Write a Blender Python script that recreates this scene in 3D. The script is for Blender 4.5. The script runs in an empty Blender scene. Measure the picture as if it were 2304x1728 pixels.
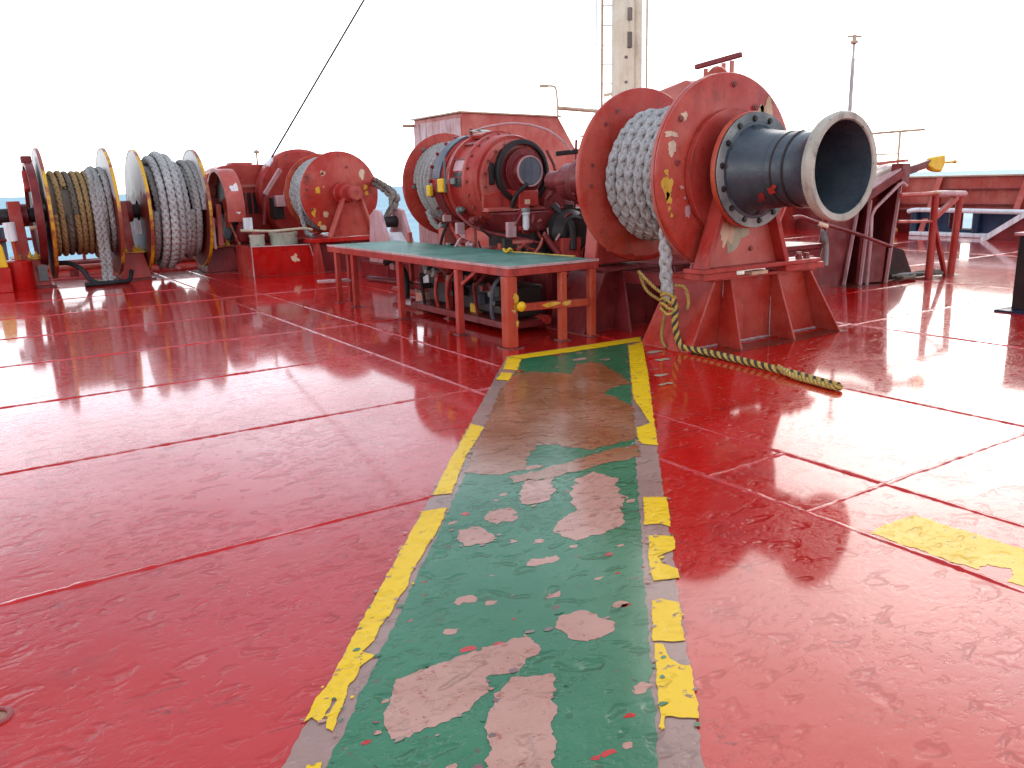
import bpy, math, random
import numpy as np
from mathutils import Vector, Matrix, noise
random.seed(7)
R = math.radians
PI = math.pi
sc = bpy.context.scene
col = sc.collection

# ---------------------------------------------------------------- camera
YAW, PITCH, ROLL = R(33.0), R(13.6), R(1.6)
fw = Vector((math.sin(YAW)*math.cos(PITCH), math.cos(YAW)*math.cos(PITCH), -math.sin(PITCH)))
rt = Vector((math.cos(YAW), -math.sin(YAW), 0))
up = rt.cross(fw)
rt2 = rt*math.cos(ROLL) - up*math.sin(ROLL)
up2 = up*math.cos(ROLL) + rt*math.sin(ROLL)
cam = bpy.data.cameras.new('camera'); co = bpy.data.objects.new('camera', cam); col.objects.link(co)
m = Matrix.Identity(4)
for i in range(3):
    m[i][0] = rt2[i]; m[i][1] = up2[i]; m[i][2] = -fw[i]
m[0][3], m[1][3], m[2][3] = 0, 0, 1.6
co.matrix_world = m
cam.sensor_fit = 'HORIZONTAL'; cam.sensor_width = 36; cam.lens = 36*1870/2304
cam.clip_start = 0.05; cam.clip_end = 60000
sc.camera = co

# ---------------------------------------------------------------- light
SUN_AZ, SUN_EL = 61.0, 25.0          # azimuth from +Y towards +X, elevation
w = bpy.data.worlds.new('World'); sc.world = w; w.use_nodes = True
nt = w.node_tree; nt.nodes.clear()
out = nt.nodes.new('ShaderNodeOutputWorld'); bg = nt.nodes.new('ShaderNodeBackground')
sky = nt.nodes.new('ShaderNodeTexSky'); sky.sky_type = 'NISHITA'; sky.sun_disc = False
sky.sun_elevation = R(SUN_EL); sky.sun_rotation = R(SUN_AZ)
sky.air_density = 1.0; sky.dust_density = 1.0; sky.ozone_density = 1.5; sky.altitude = 10
tc = nt.nodes.new('ShaderNodeTexCoord')
mp = nt.nodes.new('ShaderNodeMapping'); mp.inputs['Scale'].default_value = (1.0, 1.0, 3.2)
nz = nt.nodes.new('ShaderNodeTexNoise'); nz.inputs['Scale'].default_value = 1.7; nz.inputs['Detail'].default_value = 6; nz.inputs['Roughness'].default_value = .55
rp = nt.nodes.new('ShaderNodeValToRGB')
rp.color_ramp.elements[0].position = .38; rp.color_ramp.elements[0].color = (.62, .62, .62, 1)
rp.color_ramp.elements[1].position = .62; rp.color_ramp.elements[1].color = (.86, .86, .86, 1)
mx = nt.nodes.new('ShaderNodeMix'); mx.data_type = 'RGBA'
sxyz = nt.nodes.new('ShaderNodeSeparateXYZ'); nt.links.new(tc.outputs['Generated'], sxyz.inputs[0])
vr = nt.nodes.new('ShaderNodeValToRGB'); vr.color_ramp.interpolation = 'LINEAR'   # thin cloud veil, brightest low down like any hazy sky
vr.color_ramp.elements[0].position = .02; vr.color_ramp.elements[0].color = (1.05, 1.05, 1.06, 1)
vr.color_ramp.elements[1].position = .37; vr.color_ramp.elements[1].color = (.265, .32, .37, 1)
e_ = vr.color_ramp.elements.new(.75); e_.color = (.31, .34, .40, 1); e_ = vr.color_ramp.elements.new(.19); e_.color = (.82, .84, .89, 1)
vs_ = nt.nodes.new('ShaderNodeVectorMath'); vs_.operation = 'SCALE'; vs_.inputs['Scale'].default_value = 14.6
nz2 = nt.nodes.new('ShaderNodeTexNoise'); nz2.inputs['Scale'].default_value = 2.4; nz2.inputs['Detail'].default_value = 5; nt.links.new(mp.outputs['Vector'], nz2.inputs['Vector'])
mr2 = nt.nodes.new('ShaderNodeMapRange'); mr2.inputs['From Min'].default_value = .34; mr2.inputs['From Max'].default_value = .66     # thicker and thinner cloud
mr2.inputs['To Min'].default_value = 14.6*.62; mr2.inputs['To Max'].default_value = 14.6*1.42
nt.links.new(nz2.outputs['Fac'], mr2.inputs['Value']); nt.links.new(mr2.outputs['Result'], vs_.inputs['Scale'])
nt.links.new(sxyz.outputs['Z'], vr.inputs['Fac']); nt.links.new(vr.outputs['Color'], vs_.inputs[0]); nt.links.new(vs_.outputs[0], mx.inputs['B'])
nt.links.new(tc.outputs['Generated'], mp.inputs['Vector']); nt.links.new(mp.outputs['Vector'], nz.inputs['Vector'])
nt.links.new(nz.outputs['Fac'], rp.inputs['Fac']); nt.links.new(rp.outputs['Color'], mx.inputs['Factor'])
nt.links.new(sky.outputs['Color'], mx.inputs['A']); nt.links.new(mx.outputs['Result'], bg.inputs['Color'])
nt.links.new(bg.outputs['Background'], out.inputs['Surface'])
bg.inputs['Strength'].default_value = 0.15
sun = bpy.data.lights.new('sun', 'SUN'); so = bpy.data.objects.new('sun', sun); col.objects.link(so)
sun.energy = 0.5; sun.angle = R(38); sun.color = (1, .92, .82)
sd = Vector((math.sin(R(SUN_AZ))*math.cos(R(SUN_EL)), math.cos(R(SUN_AZ))*math.cos(R(SUN_EL)), math.sin(R(SUN_EL))))
so.rotation_euler = sd.to_track_quat('Z', 'Y').to_euler(); so.location = (20, 10, 20)
sc.view_settings.view_transform = 'Standard'; sc.view_settings.look = 'None'
sc.view_settings.exposure = 0.68; sc.view_settings.gamma = 1
sc.cycles.use_adaptive_sampling = True; sc.cycles.adaptive_threshold = .025; sc.cycles.max_bounces = 6; sc.cycles.diffuse_bounces = 3; sc.cycles.glossy_bounces = 3
sc.cycles.caustics_reflective = False; sc.cycles.caustics_refractive = False

# ---------------------------------------------------------------- materials
class NT:
    def __init__(s, name):
        s.m = bpy.data.materials.new(name); s.m.use_nodes = True
        s.t = s.m.node_tree; s.b = s.t.nodes['Principled BSDF']
        s.pos = s.n('ShaderNodeNewGeometry').outputs['Position']
        s.oi = s.n('ShaderNodeObjectInfo').outputs['Random']
    def n(s, k, **kw):
        d = s.t.nodes.new(k)
        for a, v in kw.items(): setattr(d, a, v)
        return d
    def put(s, node, key, v):
        if isinstance(v, bpy.types.NodeSocket): s.t.links.new(v, node.inputs[key])
        else: node.inputs[key].default_value = v
    def noise(s, scale, detail=4, rough=.55, vec=None, dist=0, st=None):
        d = s.n('ShaderNodeTexNoise'); v = vec or s.pos
        if st:
            mpn = s.n('ShaderNodeMapping'); mpn.inputs['Scale'].default_value = st; s.put(mpn, 'Vector', v); v = mpn.outputs['Vector']
        s.put(d, 'Vector', v); s.put(d, 'Scale', scale); s.put(d, 'Detail', detail); s.put(d, 'Roughness', rough); s.put(d, 'Distortion', dist)
        return d.outputs['Fac']
    def voro(s, scale, feature='F1', st=None, vec=None):
        d = s.n('ShaderNodeTexVoronoi'); d.feature = feature; v = vec or s.pos
        if st:
            mpn = s.n('ShaderNodeMapping'); mpn.inputs['Scale'].default_value = st; s.put(mpn, 'Vector', v); v = mpn.outputs['Vector']
        s.put(d, 'Vector', v); s.put(d, 'Scale', scale); return d.outputs['Distance']
    def ramp(s, f, a, b, lo=0., hi=1.):
        d = s.n('ShaderNodeMapRange'); d.interpolation_type = 'SMOOTHSTEP'
        s.put(d, 'Value', f); s.put(d, 'From Min', a); s.put(d, 'From Max', b); s.put(d, 'To Min', lo); s.put(d, 'To Max', hi)
        return d.outputs['Result']
    def mix(s, f, a, b):
        d = s.n('ShaderNodeMix'); d.data_type = 'RGBA'; s.put(d, 'Factor', f)
        for k, v in (('A', a), ('B', b)):
            if isinstance(v, tuple) and len(v) == 3: v = v + (1,)
            s.put(d, k, v)
        return d.outputs['Result']
    def math(s, op, a, b=0.):
        d = s.n('ShaderNodeMath', operation=op); s.put(d, 0, a); s.put(d, 1, b); return d.outputs[0]
    def bump(s, h, strength=.3, dist=.01, normal=None):
        d = s.n('ShaderNodeBump'); s.put(d, 'Height', h); s.put(d, 'Strength', strength); s.put(d, 'Distance', dist)
        if normal is not None: s.put(d, 'Normal', normal)
        return d.outputs['Normal']
    def edge(s, rad=.012):
        bv = s.n('ShaderNodeBevel', samples=4); bv.inputs['Radius'].default_value = rad
        g = s.n('ShaderNodeNewGeometry')
        d = s.n('ShaderNodeVectorMath', operation='DOT_PRODUCT'); s.put(d, 0, bv.outputs['Normal']); s.put(d, 1, g.outputs['Normal'])
        return s.math('SUBTRACT', 1.0, d.outputs['Value'])
    def fin(s, color=None, rough=None, normal=None, **kw):
        if color is not None:
            if isinstance(color, tuple) and len(color) == 3: color = color + (1,)
            s.put(s.b, 'Base Color', color)
        if rough is not None: s.put(s.b, 'Roughness', rough)
        if normal is not None: s.put(s.b, 'Normal', normal)
        for k, v in kw.items(): s.put(s.b, k.replace('_', ' '), v)
        return s.m

def paint(name, base, faded, rust=(.09, .03, .015), amt=.5, rough=.36, chip=None, edge=None, streak=.55, bump=.25, spec=.25):
    t = NT(name)
    c = t.mix(t.ramp(t.noise(1.7, 5, .6), .35, .7), base, faded)
    c = t.mix(t.math('MULTIPLY', t.ramp(t.noise(9, 4, .6, st=(1, 1, .13)), .48, .72), streak), c, tuple(.38*x + .008 for x in base))
    c = t.mix(t.math('MULTIPLY', t.ramp(t.noise(3.2, 6, .65), .58, .72), .5*amt), c, rust)
    if chip:
        c = t.mix(t.ramp(t.noise(5.5, 7, .62), .685, .70), c, chip)
    c = t.mix(t.math('MULTIPLY', t.ramp(t.noise(34, 3, .7), .665 - .03*amt, .70), .9), c, rust)
    if edge:
        e = t.math('MULTIPLY', t.ramp(t.edge(), .04, .22), t.ramp(t.noise(14, 3), .3, .6, .25, .85))
        c = t.mix(e, c, edge)
    h = t.math('ADD', t.math('MULTIPLY', t.noise(60, 3, .6), .4), t.math('MULTIPLY', t.noise(7, 3), .8))
    return t.fin(c, t.ramp(t.noise(6, 4), .3, .75, rough-.1, rough+.2), t.bump(h, bump, .008), Specular_IOR_Level=spec)

PINK = (.48, .20, .16)
M = {}
M['red'] = paint('red_paint', (.34, .02, .015), (.43, .06, .044), edge=PINK)
M['red_light'] = paint('faded_red_paint', (.42, .066, .05), (.52, .15, .115), edge=PINK, streak=.3)
M['red_dark'] = paint('maroon_paint', (.14, .010, .012), (.24, .034, .033), amt=1.0, edge=(.45, .2, .17))
M['red_bright'] = paint('fresh_red_paint', (.42, .004, .003), (.45, .010, .007), amt=.3, rough=.3, edge=PINK)
M['red_flange'] = paint('flange_red_paint', (.37, .022, .013), (.47, .085, .058), amt=1.1, rough=.30, edge=(.5, .22, .17), streak=.35)
M['orange_red'] = paint('orange_red_paint', (.40, .036, .015), (.46, .085, .038), amt=.8, chip=(.6, .35, .12), edge=PINK)
M['pink'] = paint('bleached_pink_paint', (.46, .22, .21), (.55, .36, .37), amt=.6, edge=(.7, .5, .48))
M['black'] = paint('black_warp_head_paint', (.026, .037, .050), (.055, .067, .08), rust=(.14, .04, .025), amt=.5, rough=.26, streak=.2, spec=.45)
M['dark'] = paint('dark_greasy_steel', (.018, .015, .015), (.035, .022, .02), amt=.3, rough=.4)
M['navy'] = paint('navy_paint', (.012, .022, .05), (.03, .05, .09), amt=.5)
M['grey'] = paint('bare_grey_metal', (.12, .13, .13), (.36, .36, .33), rust=(.05, .045, .04), amt=1.2, rough=.42)
M['rimgrey'] = paint('worn_bell_rim_metal', (.36, .32, .26), (.50, .46, .38), rust=(.10, .09, .07), amt=1.6, rough=.5, chip=(.14, .12, .10), streak=.8)
M['slate'] = paint('slate_blue_lining', (.09, .10, .125), (.14, .15, .175), amt=.5, rough=.4)
M['white'] = paint('white_paint', (.68, .69, .71), (.78, .78, .78), rust=(.3, .16, .08), amt=.3)
M['palegreen'] = paint('flaking_pale_green', (.34, .37, .28), (.5, .5, .4), rust=(.1, .07, .05), amt=1.2)
M['yellow'] = paint('yellow_paint', (.72, .42, .012), (.76, .50, .03), rust=(.2, .09, .02), amt=.6, rough=.4, streak=.2)
t = NT('flange_edge_yellow')
c = t.mix(t.ramp(t.noise(1.9, 5, .65), .44, .56), (.62, .33, .012), (.26, .05, .025))
c = t.mix(t.ramp(t.noise(20, 4, .7), .60, .66), c, (.14, .035, .015))
M['rimyellow'] = t.fin(c, .42, t.bump(t.noise(30), .3, .006))
M['cream'] = paint('cream_mast_paint', (.66, .55, .40), (.74, .66, .52), rust=(.28, .13, .05), amt=.5, rough=.45, streak=.35)
M['rail'] = paint('weathered_rail_paint', (.45, .30, .2), (.55, .42, .30), rust=(.2, .08, .03), amt=.9)
M['galv'] = paint('galvanised_pole', (.40, .38, .38), (.5, .47, .46), amt=.4)
M['chainm'] = paint('rusty_chain', (.13, .10, .085), (.24, .19, .15), rust=(.10, .04, .02), amt=1.2, rough=.6, bump=.5)
M['tyre'] = paint('black_rubber_hose', (.012, .012, .014), (.03, .03, .03), amt=.1, rough=.5)
M['chip_cream'] = paint('cream_primer_patch', (.60, .38, .22), (.66, .50, .36), amt=.5, rough=.5)
M['chip_yellow'] = paint('yellow_primer_patch', (.62, .33, .02), (.66, .42, .08), amt=.6, rough=.5)
M['chip_green'] = paint('grey_green_patch', (.30, .31, .21), (.40, .36, .24), amt=.8, rough=.5)
t = NT('pale_topped_flange_face')
sx = t.n('ShaderNodeSeparateXYZ'); t.put(sx, 0, t.pos)
f = t.ramp(t.math('ADD', sx.outputs['Z'], t.math('MULTIPLY', t.noise(3, 5, .6), .7)), 1.86, 1.98)  # whitish above a ragged height line, dark red below
c = t.mix(t.ramp(t.noise(14, 5, .6, st=(1, 1, .2)), .45, .75), (.50, .47, .45), (.34, .25, .23))
c = t.mix(f, (.15, .022, .016), c)
c = t.mix(t.ramp(t.noise(22, 3, .7), .66, .70), c, (.10, .04, .025))
M['whitish'] = t.fin(c, .45, t.bump(t.noise(30), .2, .006))

def fibre(name, a, b, dirt, scale=55):
    t = NT(name)
    c = t.mix(t.ramp(t.noise(2.5, 4), .35, .7), a, b)
    c = t.mix(t.math('MULTIPLY', t.ramp(t.noise(scale, 4, .7), .42, .72), .75), c, dirt)
    h = t.noise(220, 3, .7)
    return t.fin(c, .85, t.bump(h, .6, .004))
M['rope'] = fibre('grey_rope_fibre', (.37, .355, .345), (.48, .46, .445), (.11, .10, .09))
M['rope_dirty'] = fibre('dirty_grey_rope_fibre', (.31, .285, .265), (.41, .385, .37), (.09, .078, .07))
M['rope_tan'] = fibre('tan_rope_fibre', (.33, .20, .075), (.40, .26, .11), (.09, .05, .025))
M['rope_brown'] = fibre('brown_grey_rope_fibre', (.13, .105, .08), (.19, .15, .11), (.05, .04, .03))
M['line_yellow'] = fibre('yellow_line_fibre', (.50, .30, .05), (.58, .38, .10), (.10, .055, .02))
M['line_black'] = fibre('black_line_fibre', (.035, .028, .02), (.06, .05, .03), (.015, .012, .01))
M['line_white'] = fibre('cream_line_fibre', (.55, .48, .34), (.62, .56, .42), (.25, .16, .06))

def deck_relief(t, k=1.0):
    """dents, drips and pitting of old deck paint, in metres"""
    a = t.math('MULTIPLY', t.noise(.9, 3, .5), .020)
    b = t.math('MULTIPLY', t.noise(3.2, 3, .5), .0065*k)
    d1 = t.math('MULTIPLY', t.ramp(t.noise(6.5, 2, .5, st=(1, 1.5, 1), dist=.3), .56, .72), -.013*k)
    d2 = t.math('MULTIPLY', t.math('MULTIPLY', t.ramp(t.noise(17, 3, .55, st=(1, 1.5, 1)), .50, .72), t.ramp(t.noise(1.4, 3), .38, .62)), -.0062*k)
    d3 = t.math('MULTIPLY', t.math('MULTIPLY', t.noise(26, 4, .6, dist=.5, st=(1, 1.4, 1)), t.ramp(t.noise(.75, 3), .42, .66, .35, 1.)), .0042*k)
    cr = t.math('MULTIPLY', t.noise(90, 2, .5), .00025*k)
    h = t.math('ADD', t.math('ADD', a, b), t.math('ADD', t.math('ADD', d1, d2), t.math('ADD', d3, cr)))
    return h
t = NT('wet_red_deck_paint')
c = t.mix(t.ramp(t.noise(.8, 5, .6), .35, .7), (.52, .004, .003), (.46, .008, .005))
c = t.mix(t.math('MULTIPLY', t.oi, .35), c, (.38, .012, .008))
c = t.mix(t.math('MULTIPLY', t.ramp(t.noise(2.6, 6, .65), .55, .75), .55), c, (.26, .009, .007))
c = t.mix(t.math('MULTIPLY', t.ramp(t.noise(24, 4, .7, st=(1, 1.5, 1)), .67, .74), .5), c, (.46, .08, .06))
c = t.mix(t.ramp(t.noise(17, 5, .75), .70, .735), c, (.055, .012, .010))
crk = t.math('MULTIPLY', t.ramp(t.math('ABSOLUTE', t.math('SUBTRACT', t.noise(5, 4, .6, st=(1, 1.7, 1), dist=.5), .5)), 0, .010, 1, 0), t.ramp(t.noise(2.2, 3), .55, .66))
c = t.mix(t.math('MULTIPLY', crk, .7), c, (.06, .010, .010))
scr = t.math('MULTIPLY', t.ramp(t.math('ABSOLUTE', t.math('SUBTRACT', t.noise(7, 2, .4, st=(1, 1, 1), dist=1.2), .5)), 0, .006, 1, 0), t.ramp(t.noise(2.8, 3, .6, st=(1.3, .8, 1)), .58, .64))
c = t.mix(t.math('MULTIPLY', scr, .6), c, (.50, .22, .18))
rg = t.ramp(t.noise(.55, 4, .6, dist=.3), .36, .62, .10, .27)
rg = t.math('ADD', rg, t.math('MULTIPLY', t.ramp(t.noise(20, 3), .4, .7), .08))
M['deck'] = t.fin(c, rg, t.bump(deck_relief(t), 1.0, 1.0), Coat_Weight=.95, Coat_Roughness=.07, Coat_IOR=1.37, Specular_IOR_Level=.06)
t = NT('contact_shade_and_grime'); c = t.mix(t.ramp(t.noise(9, 5, .65), .4, .65), (.16, .022, .012), (.07, .022, .012)); M['shade_and_grime'] = t.fin(c, .3, t.bump(deck_relief(t), 1., 1.), Coat_Weight=.8, Coat_Roughness=.12)  # dark tone of the painted contact shade, shared by small grime flecks
t = NT('weld_bead_paint')
c = t.mix(t.ramp(t.noise(11, 5, .65), .55, .72), (.27, .010, .008), (.15, .02, .012))
M['weld'] = t.fin(c, .3, t.bump(t.noise(60, 4, .7), .8, .008))
def floorpaint(name, a, b, spec, wear, rough=(.16, .34), k=1.0, thr=.655, coat=.7):
    t = NT(name)
    c = t.mix(t.ramp(t.noise(1.6, 5, .6), .35, .68), a, b)
    c = t.mix(t.ramp(t.noise(12, 6, .7, st=(1, 1.35, 1)), thr, thr+.03), c, wear)
    c = t.mix(t.ramp(t.noise(26, 5, .7), .655, .70), c, spec)
    rg = t.ramp(t.noise(.9, 4, .6), .36, .62, rough[0], rough[1])
    return t.fin(c, rg, t.bump(deck_relief(t, k), 1.0, 1.0), Coat_Weight=coat, Coat_Roughness=.15, Coat_IOR=1.38, Specular_IOR_Level=.1)
M['green'] = floorpaint('worn_green_walkway_paint', (.016, .128, .050), (.03, .158, .070), (.02, .012, .012), (.14, .05, .035), k=1.3, thr=.635)
M['wyellow'] = floorpaint('worn_yellow_line_paint', (.78, .45, .004), (.80, .49, .012), (.20, .12, .05), (.26, .14, .09), rough=(.35, .5), thr=.615, coat=.3)
M['primer'] = floorpaint('exposed_primer', (.42, .185, .13), (.50, .255, .19), (.10, .04, .03), (.34, .10, .065), rough=(.22, .42), k=1.3, thr=.60)
M['primer_brown'] = floorpaint('rusty_brown_primer', (.27, .085, .022), (.36, .15, .075), (.07, .025, .012), (.28, .05, .02), coat=1.0, rough=(.10, .22), k=1.5, thr=.58)
M['primer_grey'] = floorpaint('grey_brown_primer', (.27, .145, .115), (.34, .20, .16), (.08, .03, .02), (.34, .09, .04), rough=(.25, .42), k=1.2, thr=.63)
t = NT('green_grip_coating')
c = t.mix(t.ramp(t.noise(3, 5, .6), .35, .7), (.022, .135, .092), (.085, .25, .195))
c = t.mix(t.ramp(t.noise(5, 6, .7, st=(1, .25, 1)), .55, .68), c, (.16, .26, .21))
c = t.mix(t.ramp(t.noise(40, 4, .7), .60, .70), c, (.24, .28, .24))
M['grip'] = t.fin(c, .45, t.bump(t.noise(120, 3, .7), .7, .006))
t = NT('sea_water')
d = t.math('ADD', t.noise(.05, 6, .6, st=(1, 2.2, 1)), t.math('MULTIPLY', t.noise(.4, 4, .6), .4))
M['sea'] = t.fin(t.mix(t.ramp(t.noise(.02, 4), .4, .65), (.24, .42, .50), (.32, .50, .57)), .6, t.bump(d, .6, .6), Specular_IOR_Level=.15)

# ---------------------------------------------------------------- mesh helpers
class MB:
    def __init__(s): s.v = []; s.f = []
    def add(s, vs, fs):
        o = len(s.v); s.v += [Vector(q) for q in vs]; s.f += [tuple(i+o for i in f) for f in fs]; return s
    def box(s, x0, x1, y0, y1, z0, z1):
        v = [(x, y, z) for z in (z0, z1) for y in (y0, y1) for x in (x0, x1)]
        return s.add(v, [(0, 2, 3, 1), (4, 5, 7, 6), (0, 1, 5, 4), (2, 6, 7, 3), (0, 4, 6, 2), (1, 3, 7, 5)])
    def bar(s, a, b, w, h, upv=(0, 0, 1)):
        a = Vector(a); b = Vector(b); d = (b-a).normalized(); u = Vector(upv)
        if abs(d.dot(u)) > .98: u = Vector((0, 1, 0))
        x = d.cross(u).normalized(); y = x.cross(d)
        v = [p + x*(i*w/2) + y*(j*h/2) for p in (a, b) for j in (-1, 1) for i in (-1, 1)]
        return s.add(v, [(0, 1, 3, 2), (4, 6, 7, 5), (0, 4, 5, 1), (2, 3, 7, 6), (0, 2, 6, 4), (1, 5, 7, 3)])
    def prism(s, pts, ext):
        """planar 3-D outline extruded by vector ext"""
        e = Vector(ext); n = len(pts); p = [Vector(q) for q in pts]
        return s.add(p + [q+e for q in p], [tuple(range(n))[::-1], tuple(range(n, 2*n))] + [(i, (i+1) % n, n+(i+1) % n, n+i) for i in range(n)])
    def lathe(s, prof, o, ax, n=48, closed=False, a0=0., a1=2*PI, cap=True):
        """prof = [(distance along axis, radius)]"""
        o = Vector(o); ax = Vector(ax).normalized()
        u = Vector((0, 0, 1)) if abs(ax.z) < .9 else Vector((1, 0, 0))
        x = ax.cross(u).normalized(); y = x.cross(ax)
        full = abs(a1-a0-2*PI) < 1e-6; k = n if full else n+1
        vs = [o + ax*t + (x*math.cos(a0+(a1-a0)*i/n) + y*math.sin(a0+(a1-a0)*i/n))*r for t, r in prof for i in range(k)]
        fs = []; mm = len(prof)
        for j in range(mm if closed else mm-1):
            j2 = (j+1) % mm
            for i in range(n):
                i2 = (i+1) % k
                fs.append((j*k+i, j*k+i2, j2*k+i2, j2*k+i))
        if not closed and full and cap:
            if prof[0][1] > 1e-4: fs.append(tuple(range(k))[::-1])
            if prof[-1][1] > 1e-4: fs.append(tuple((mm-1)*k+i for i in range(k)))
        if not full:
            fs.append(tuple(j*k for j in range(mm))); fs.append(tuple(j*k+n for j in range(mm))[::-1])
        return s.add(vs, fs)
    def cyl(s, a, b, r, r2=None, n=20):
        a = Vector(a); b = Vector(b); r2 = r if r2 is None else r2
        return s.lathe([(0, r), ((b-a).length, r2)], a, b-a, n)
    def tube(s, pts, r, n=8, rad=None):
        P = [Vector(p) for p in pts]; fr = frames(P); vs = []; fs = []
        for i, (p, (x, y)) in enumerate(zip(P, fr)):
            q = rad[i] if rad else r
            vs += [p + (x*math.cos(2*PI*j/n) + y*math.sin(2*PI*j/n))*q for j in range(n)]
        for i in range(len(P)-1):
            for j in range(n):
                fs.append((i*n+j, i*n+(j+1) % n, (i+1)*n+(j+1) % n, (i+1)*n+j))
        fs.append(tuple(range(n))[::-1]); fs.append(tuple((len(P)-1)*n+j for j in range(n)))
        return s.add(vs, fs)

def frames(P):
    out = []; x = None
    for i in range(len(P)):
        d = (P[min(i+1, len(P)-1)] - P[max(i-1, 0)])
        d = d.normalized() if d.length > 1e-9 else Vector((0, 0, 1))
        if x is None:
            u = Vector((0, 0, 1)) if abs(d.z) < .9 else Vector((1, 0, 0)); x = d.cross(u).normalized()
        else:
            x = (x - d*x.dot(d)); x = x.normalized() if x.length > 1e-6 else d.orthogonal().normalized()
        out.append((x, d.cross(x)))
    return out
def smooth(pts, n=8):
    P = [Vector(p) for p in pts]; P = [P[0]*2-P[1]] + P + [P[-1]*2-P[-2]]; o = []
    for i in range(1, len(P)-2):
        for k in range(n):
            t = k/n; a, b, c, d = P[i-1:i+3]
            o.append(.5*((2*b) + (c-a)*t + (2*a-5*b+4*c-d)*t*t + (3*b-a-3*c+d)*t**3))
    return o + [P[-2]]
def resample(P, step):
    o = [P[0]]; acc = 0
    L = [0]
    for a, b in zip(P, P[1:]): L.append(L[-1] + (b-a).length)
    n = max(2, int(L[-1]/step)); j = 0
    for i in range(1, n+1):
        t = L[-1]*i/n
        while j < len(L)-2 and L[j+1] < t: j += 1
        o.append(P[j].lerp(P[j+1], (t-L[j])/max(1e-9, L[j+1]-L[j])))
    return o
def braid(path, r, nstr=8, pitch=.36, sides=5, step=.02, twist=False, jit=0., ph0=0., fat=1.):
    """laid or plaited rope: strands that spiral (and weave) round the path"""
    P = resample(path, step); n = len(P); fr = frames(P)
    P = np.array([tuple(p) for p in P]); X = np.array([tuple(a) for a, b in fr]); Y = np.array([tuple(b) for a, b in fr])
    T = np.cross(X, Y); L = np.arange(n)*step; mbs = []
    for k in range(nstr):
        if twist: sg, ph = 1, 2*PI*k/nstr + ph0
        else: sg, ph = (1, 2*PI*(k//2)/(nstr/2)) if k % 2 == 0 else (-1, 2*PI*(k//2)/(nstr/2) + PI/nstr)
        phi = sg*2*PI*L/pitch + ph
        if twist: rr = np.full(n, r*.52); sr = r*fat*(.5 if nstr < 4 else .42)
        else: rr = r*(.55 + .10*np.sin(phi*nstr/2 + (0 if sg > 0 else PI))); sr = r*(.38 if nstr > 6 else .44)
        rad = X*np.cos(phi)[:, None] + Y*np.sin(phi)[:, None]; tan = -X*np.sin(phi)[:, None] + Y*np.cos(phi)[:, None]
        c = P + rad*rr[:, None]
        if jit: c = c + np.random.RandomState(k).normal(0, jit, c.shape)
        sl = sg*2*PI/pitch*rr; side = tan - T*sl[:, None]; side /= np.linalg.norm(side, axis=1)[:, None]
        a = 2*PI*np.arange(sides)/sides
        V = c[:, None, :] + sr*(rad[:, None, :]*(np.cos(a)*.78)[None, :, None] + side[:, None, :]*(np.sin(a)*1.1)[None, :, None])
        i = np.arange(n-1)[:, None]*sides; j = np.arange(sides)[None, :]; j2 = (j+1) % sides
        F = np.stack([i+j, i+j2, i+sides+j2, i+sides+j], -1).reshape(-1, 4)
        mbs.append((V.reshape(-1, 3), F))
    return mbs
ORG = {}
def finish(me, o, mat, parent, sharp=38):
    me.polygons.foreach_set('use_smooth', [True]*len(me.polygons)); me.set_sharp_from_angle(angle=R(sharp))
    me.materials.append(M[mat] if isinstance(mat, str) else mat)
    if parent: o.parent = parent
    col.objects.link(o)
def obj(name, mb, mat, parent=None, bevel=0., sharp=38):
    off = ORG.get(parent.name, Vector()) if parent else Vector()
    me = bpy.data.meshes.new(name); me.from_pydata([tuple(v-off) for v in mb.v], [], mb.f); me.update()
    o = bpy.data.objects.new(name, me); finish(me, o, mat, parent, sharp); ORG[o.name] = off
    if bevel:
        b = o.modifiers.new('bevel', 'BEVEL'); b.width = bevel; b.segments = 2; b.limit_method = 'ANGLE'; b.angle_limit = R(35)
    return o
def rope_obj(name, strands, mat, parent=None, keep=None):
    off = ORG.get(parent.name, Vector()) if parent else Vector()
    vs, fs, o_ = [], [], 0
    for i, (v, f) in enumerate(strands):
        if keep and not keep(i): continue
        vs.append(v - np.array(off)); fs.append(f + o_); o_ += len(v)
    v = np.concatenate(vs); f = np.concatenate(fs)
    me = bpy.data.meshes.new(name); me.from_pydata(v.tolist(), [], f.tolist()); me.update()
    o = bpy.data.objects.new(name, me); finish(me, o, mat, parent, 80); ORG[o.name] = off
    return o
def tag(o, label, cat, group=None, kind=None):
    if label: o['label'] = label
    if cat: o['category'] = cat
    if group: o['group'] = group
    if kind: o['kind'] = kind
    return o
def thing(name, loc, label, cat, group=None):
    o = bpy.data.objects.new(name, None); o.location = loc; o.empty_display_size = .2; col.objects.link(o); ORG[o.name] = Vector(loc)
    return tag(o, label, cat, group)
def struct(name, mb, mat, **k):
    o = obj(name, mb, mat, **k); o['kind'] = 'structure'; return o
BOLT = None
def bolts(parent, pts, nrm, r=.022, h=.02, mat='red_dark', name='bolt'):
    nrm = Vector(nrm).normalized(); q = nrm.to_track_quat('Z', 'Y'); off = ORG.get(parent.name, Vector())
    mb = MB().lathe([(0, 1.25), (.25, 1.25), (.25, 1), (1, .92), (1.05, 0)], (0, 0, 0), (0, 0, 1), 6)
    me = bpy.data.meshes.new(name); me.from_pydata([(v.x*r, v.y*r, v.z*h) for v in mb.v], [], mb.f); me.materials.append(M[mat])
    for p in pts:
        o = bpy.data.objects.new(name, me); o.parent = parent; o.location = Vector(p) - off; o.rotation_mode = 'QUATERNION'; o.rotation_quaternion = q; col.objects.link(o)
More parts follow.
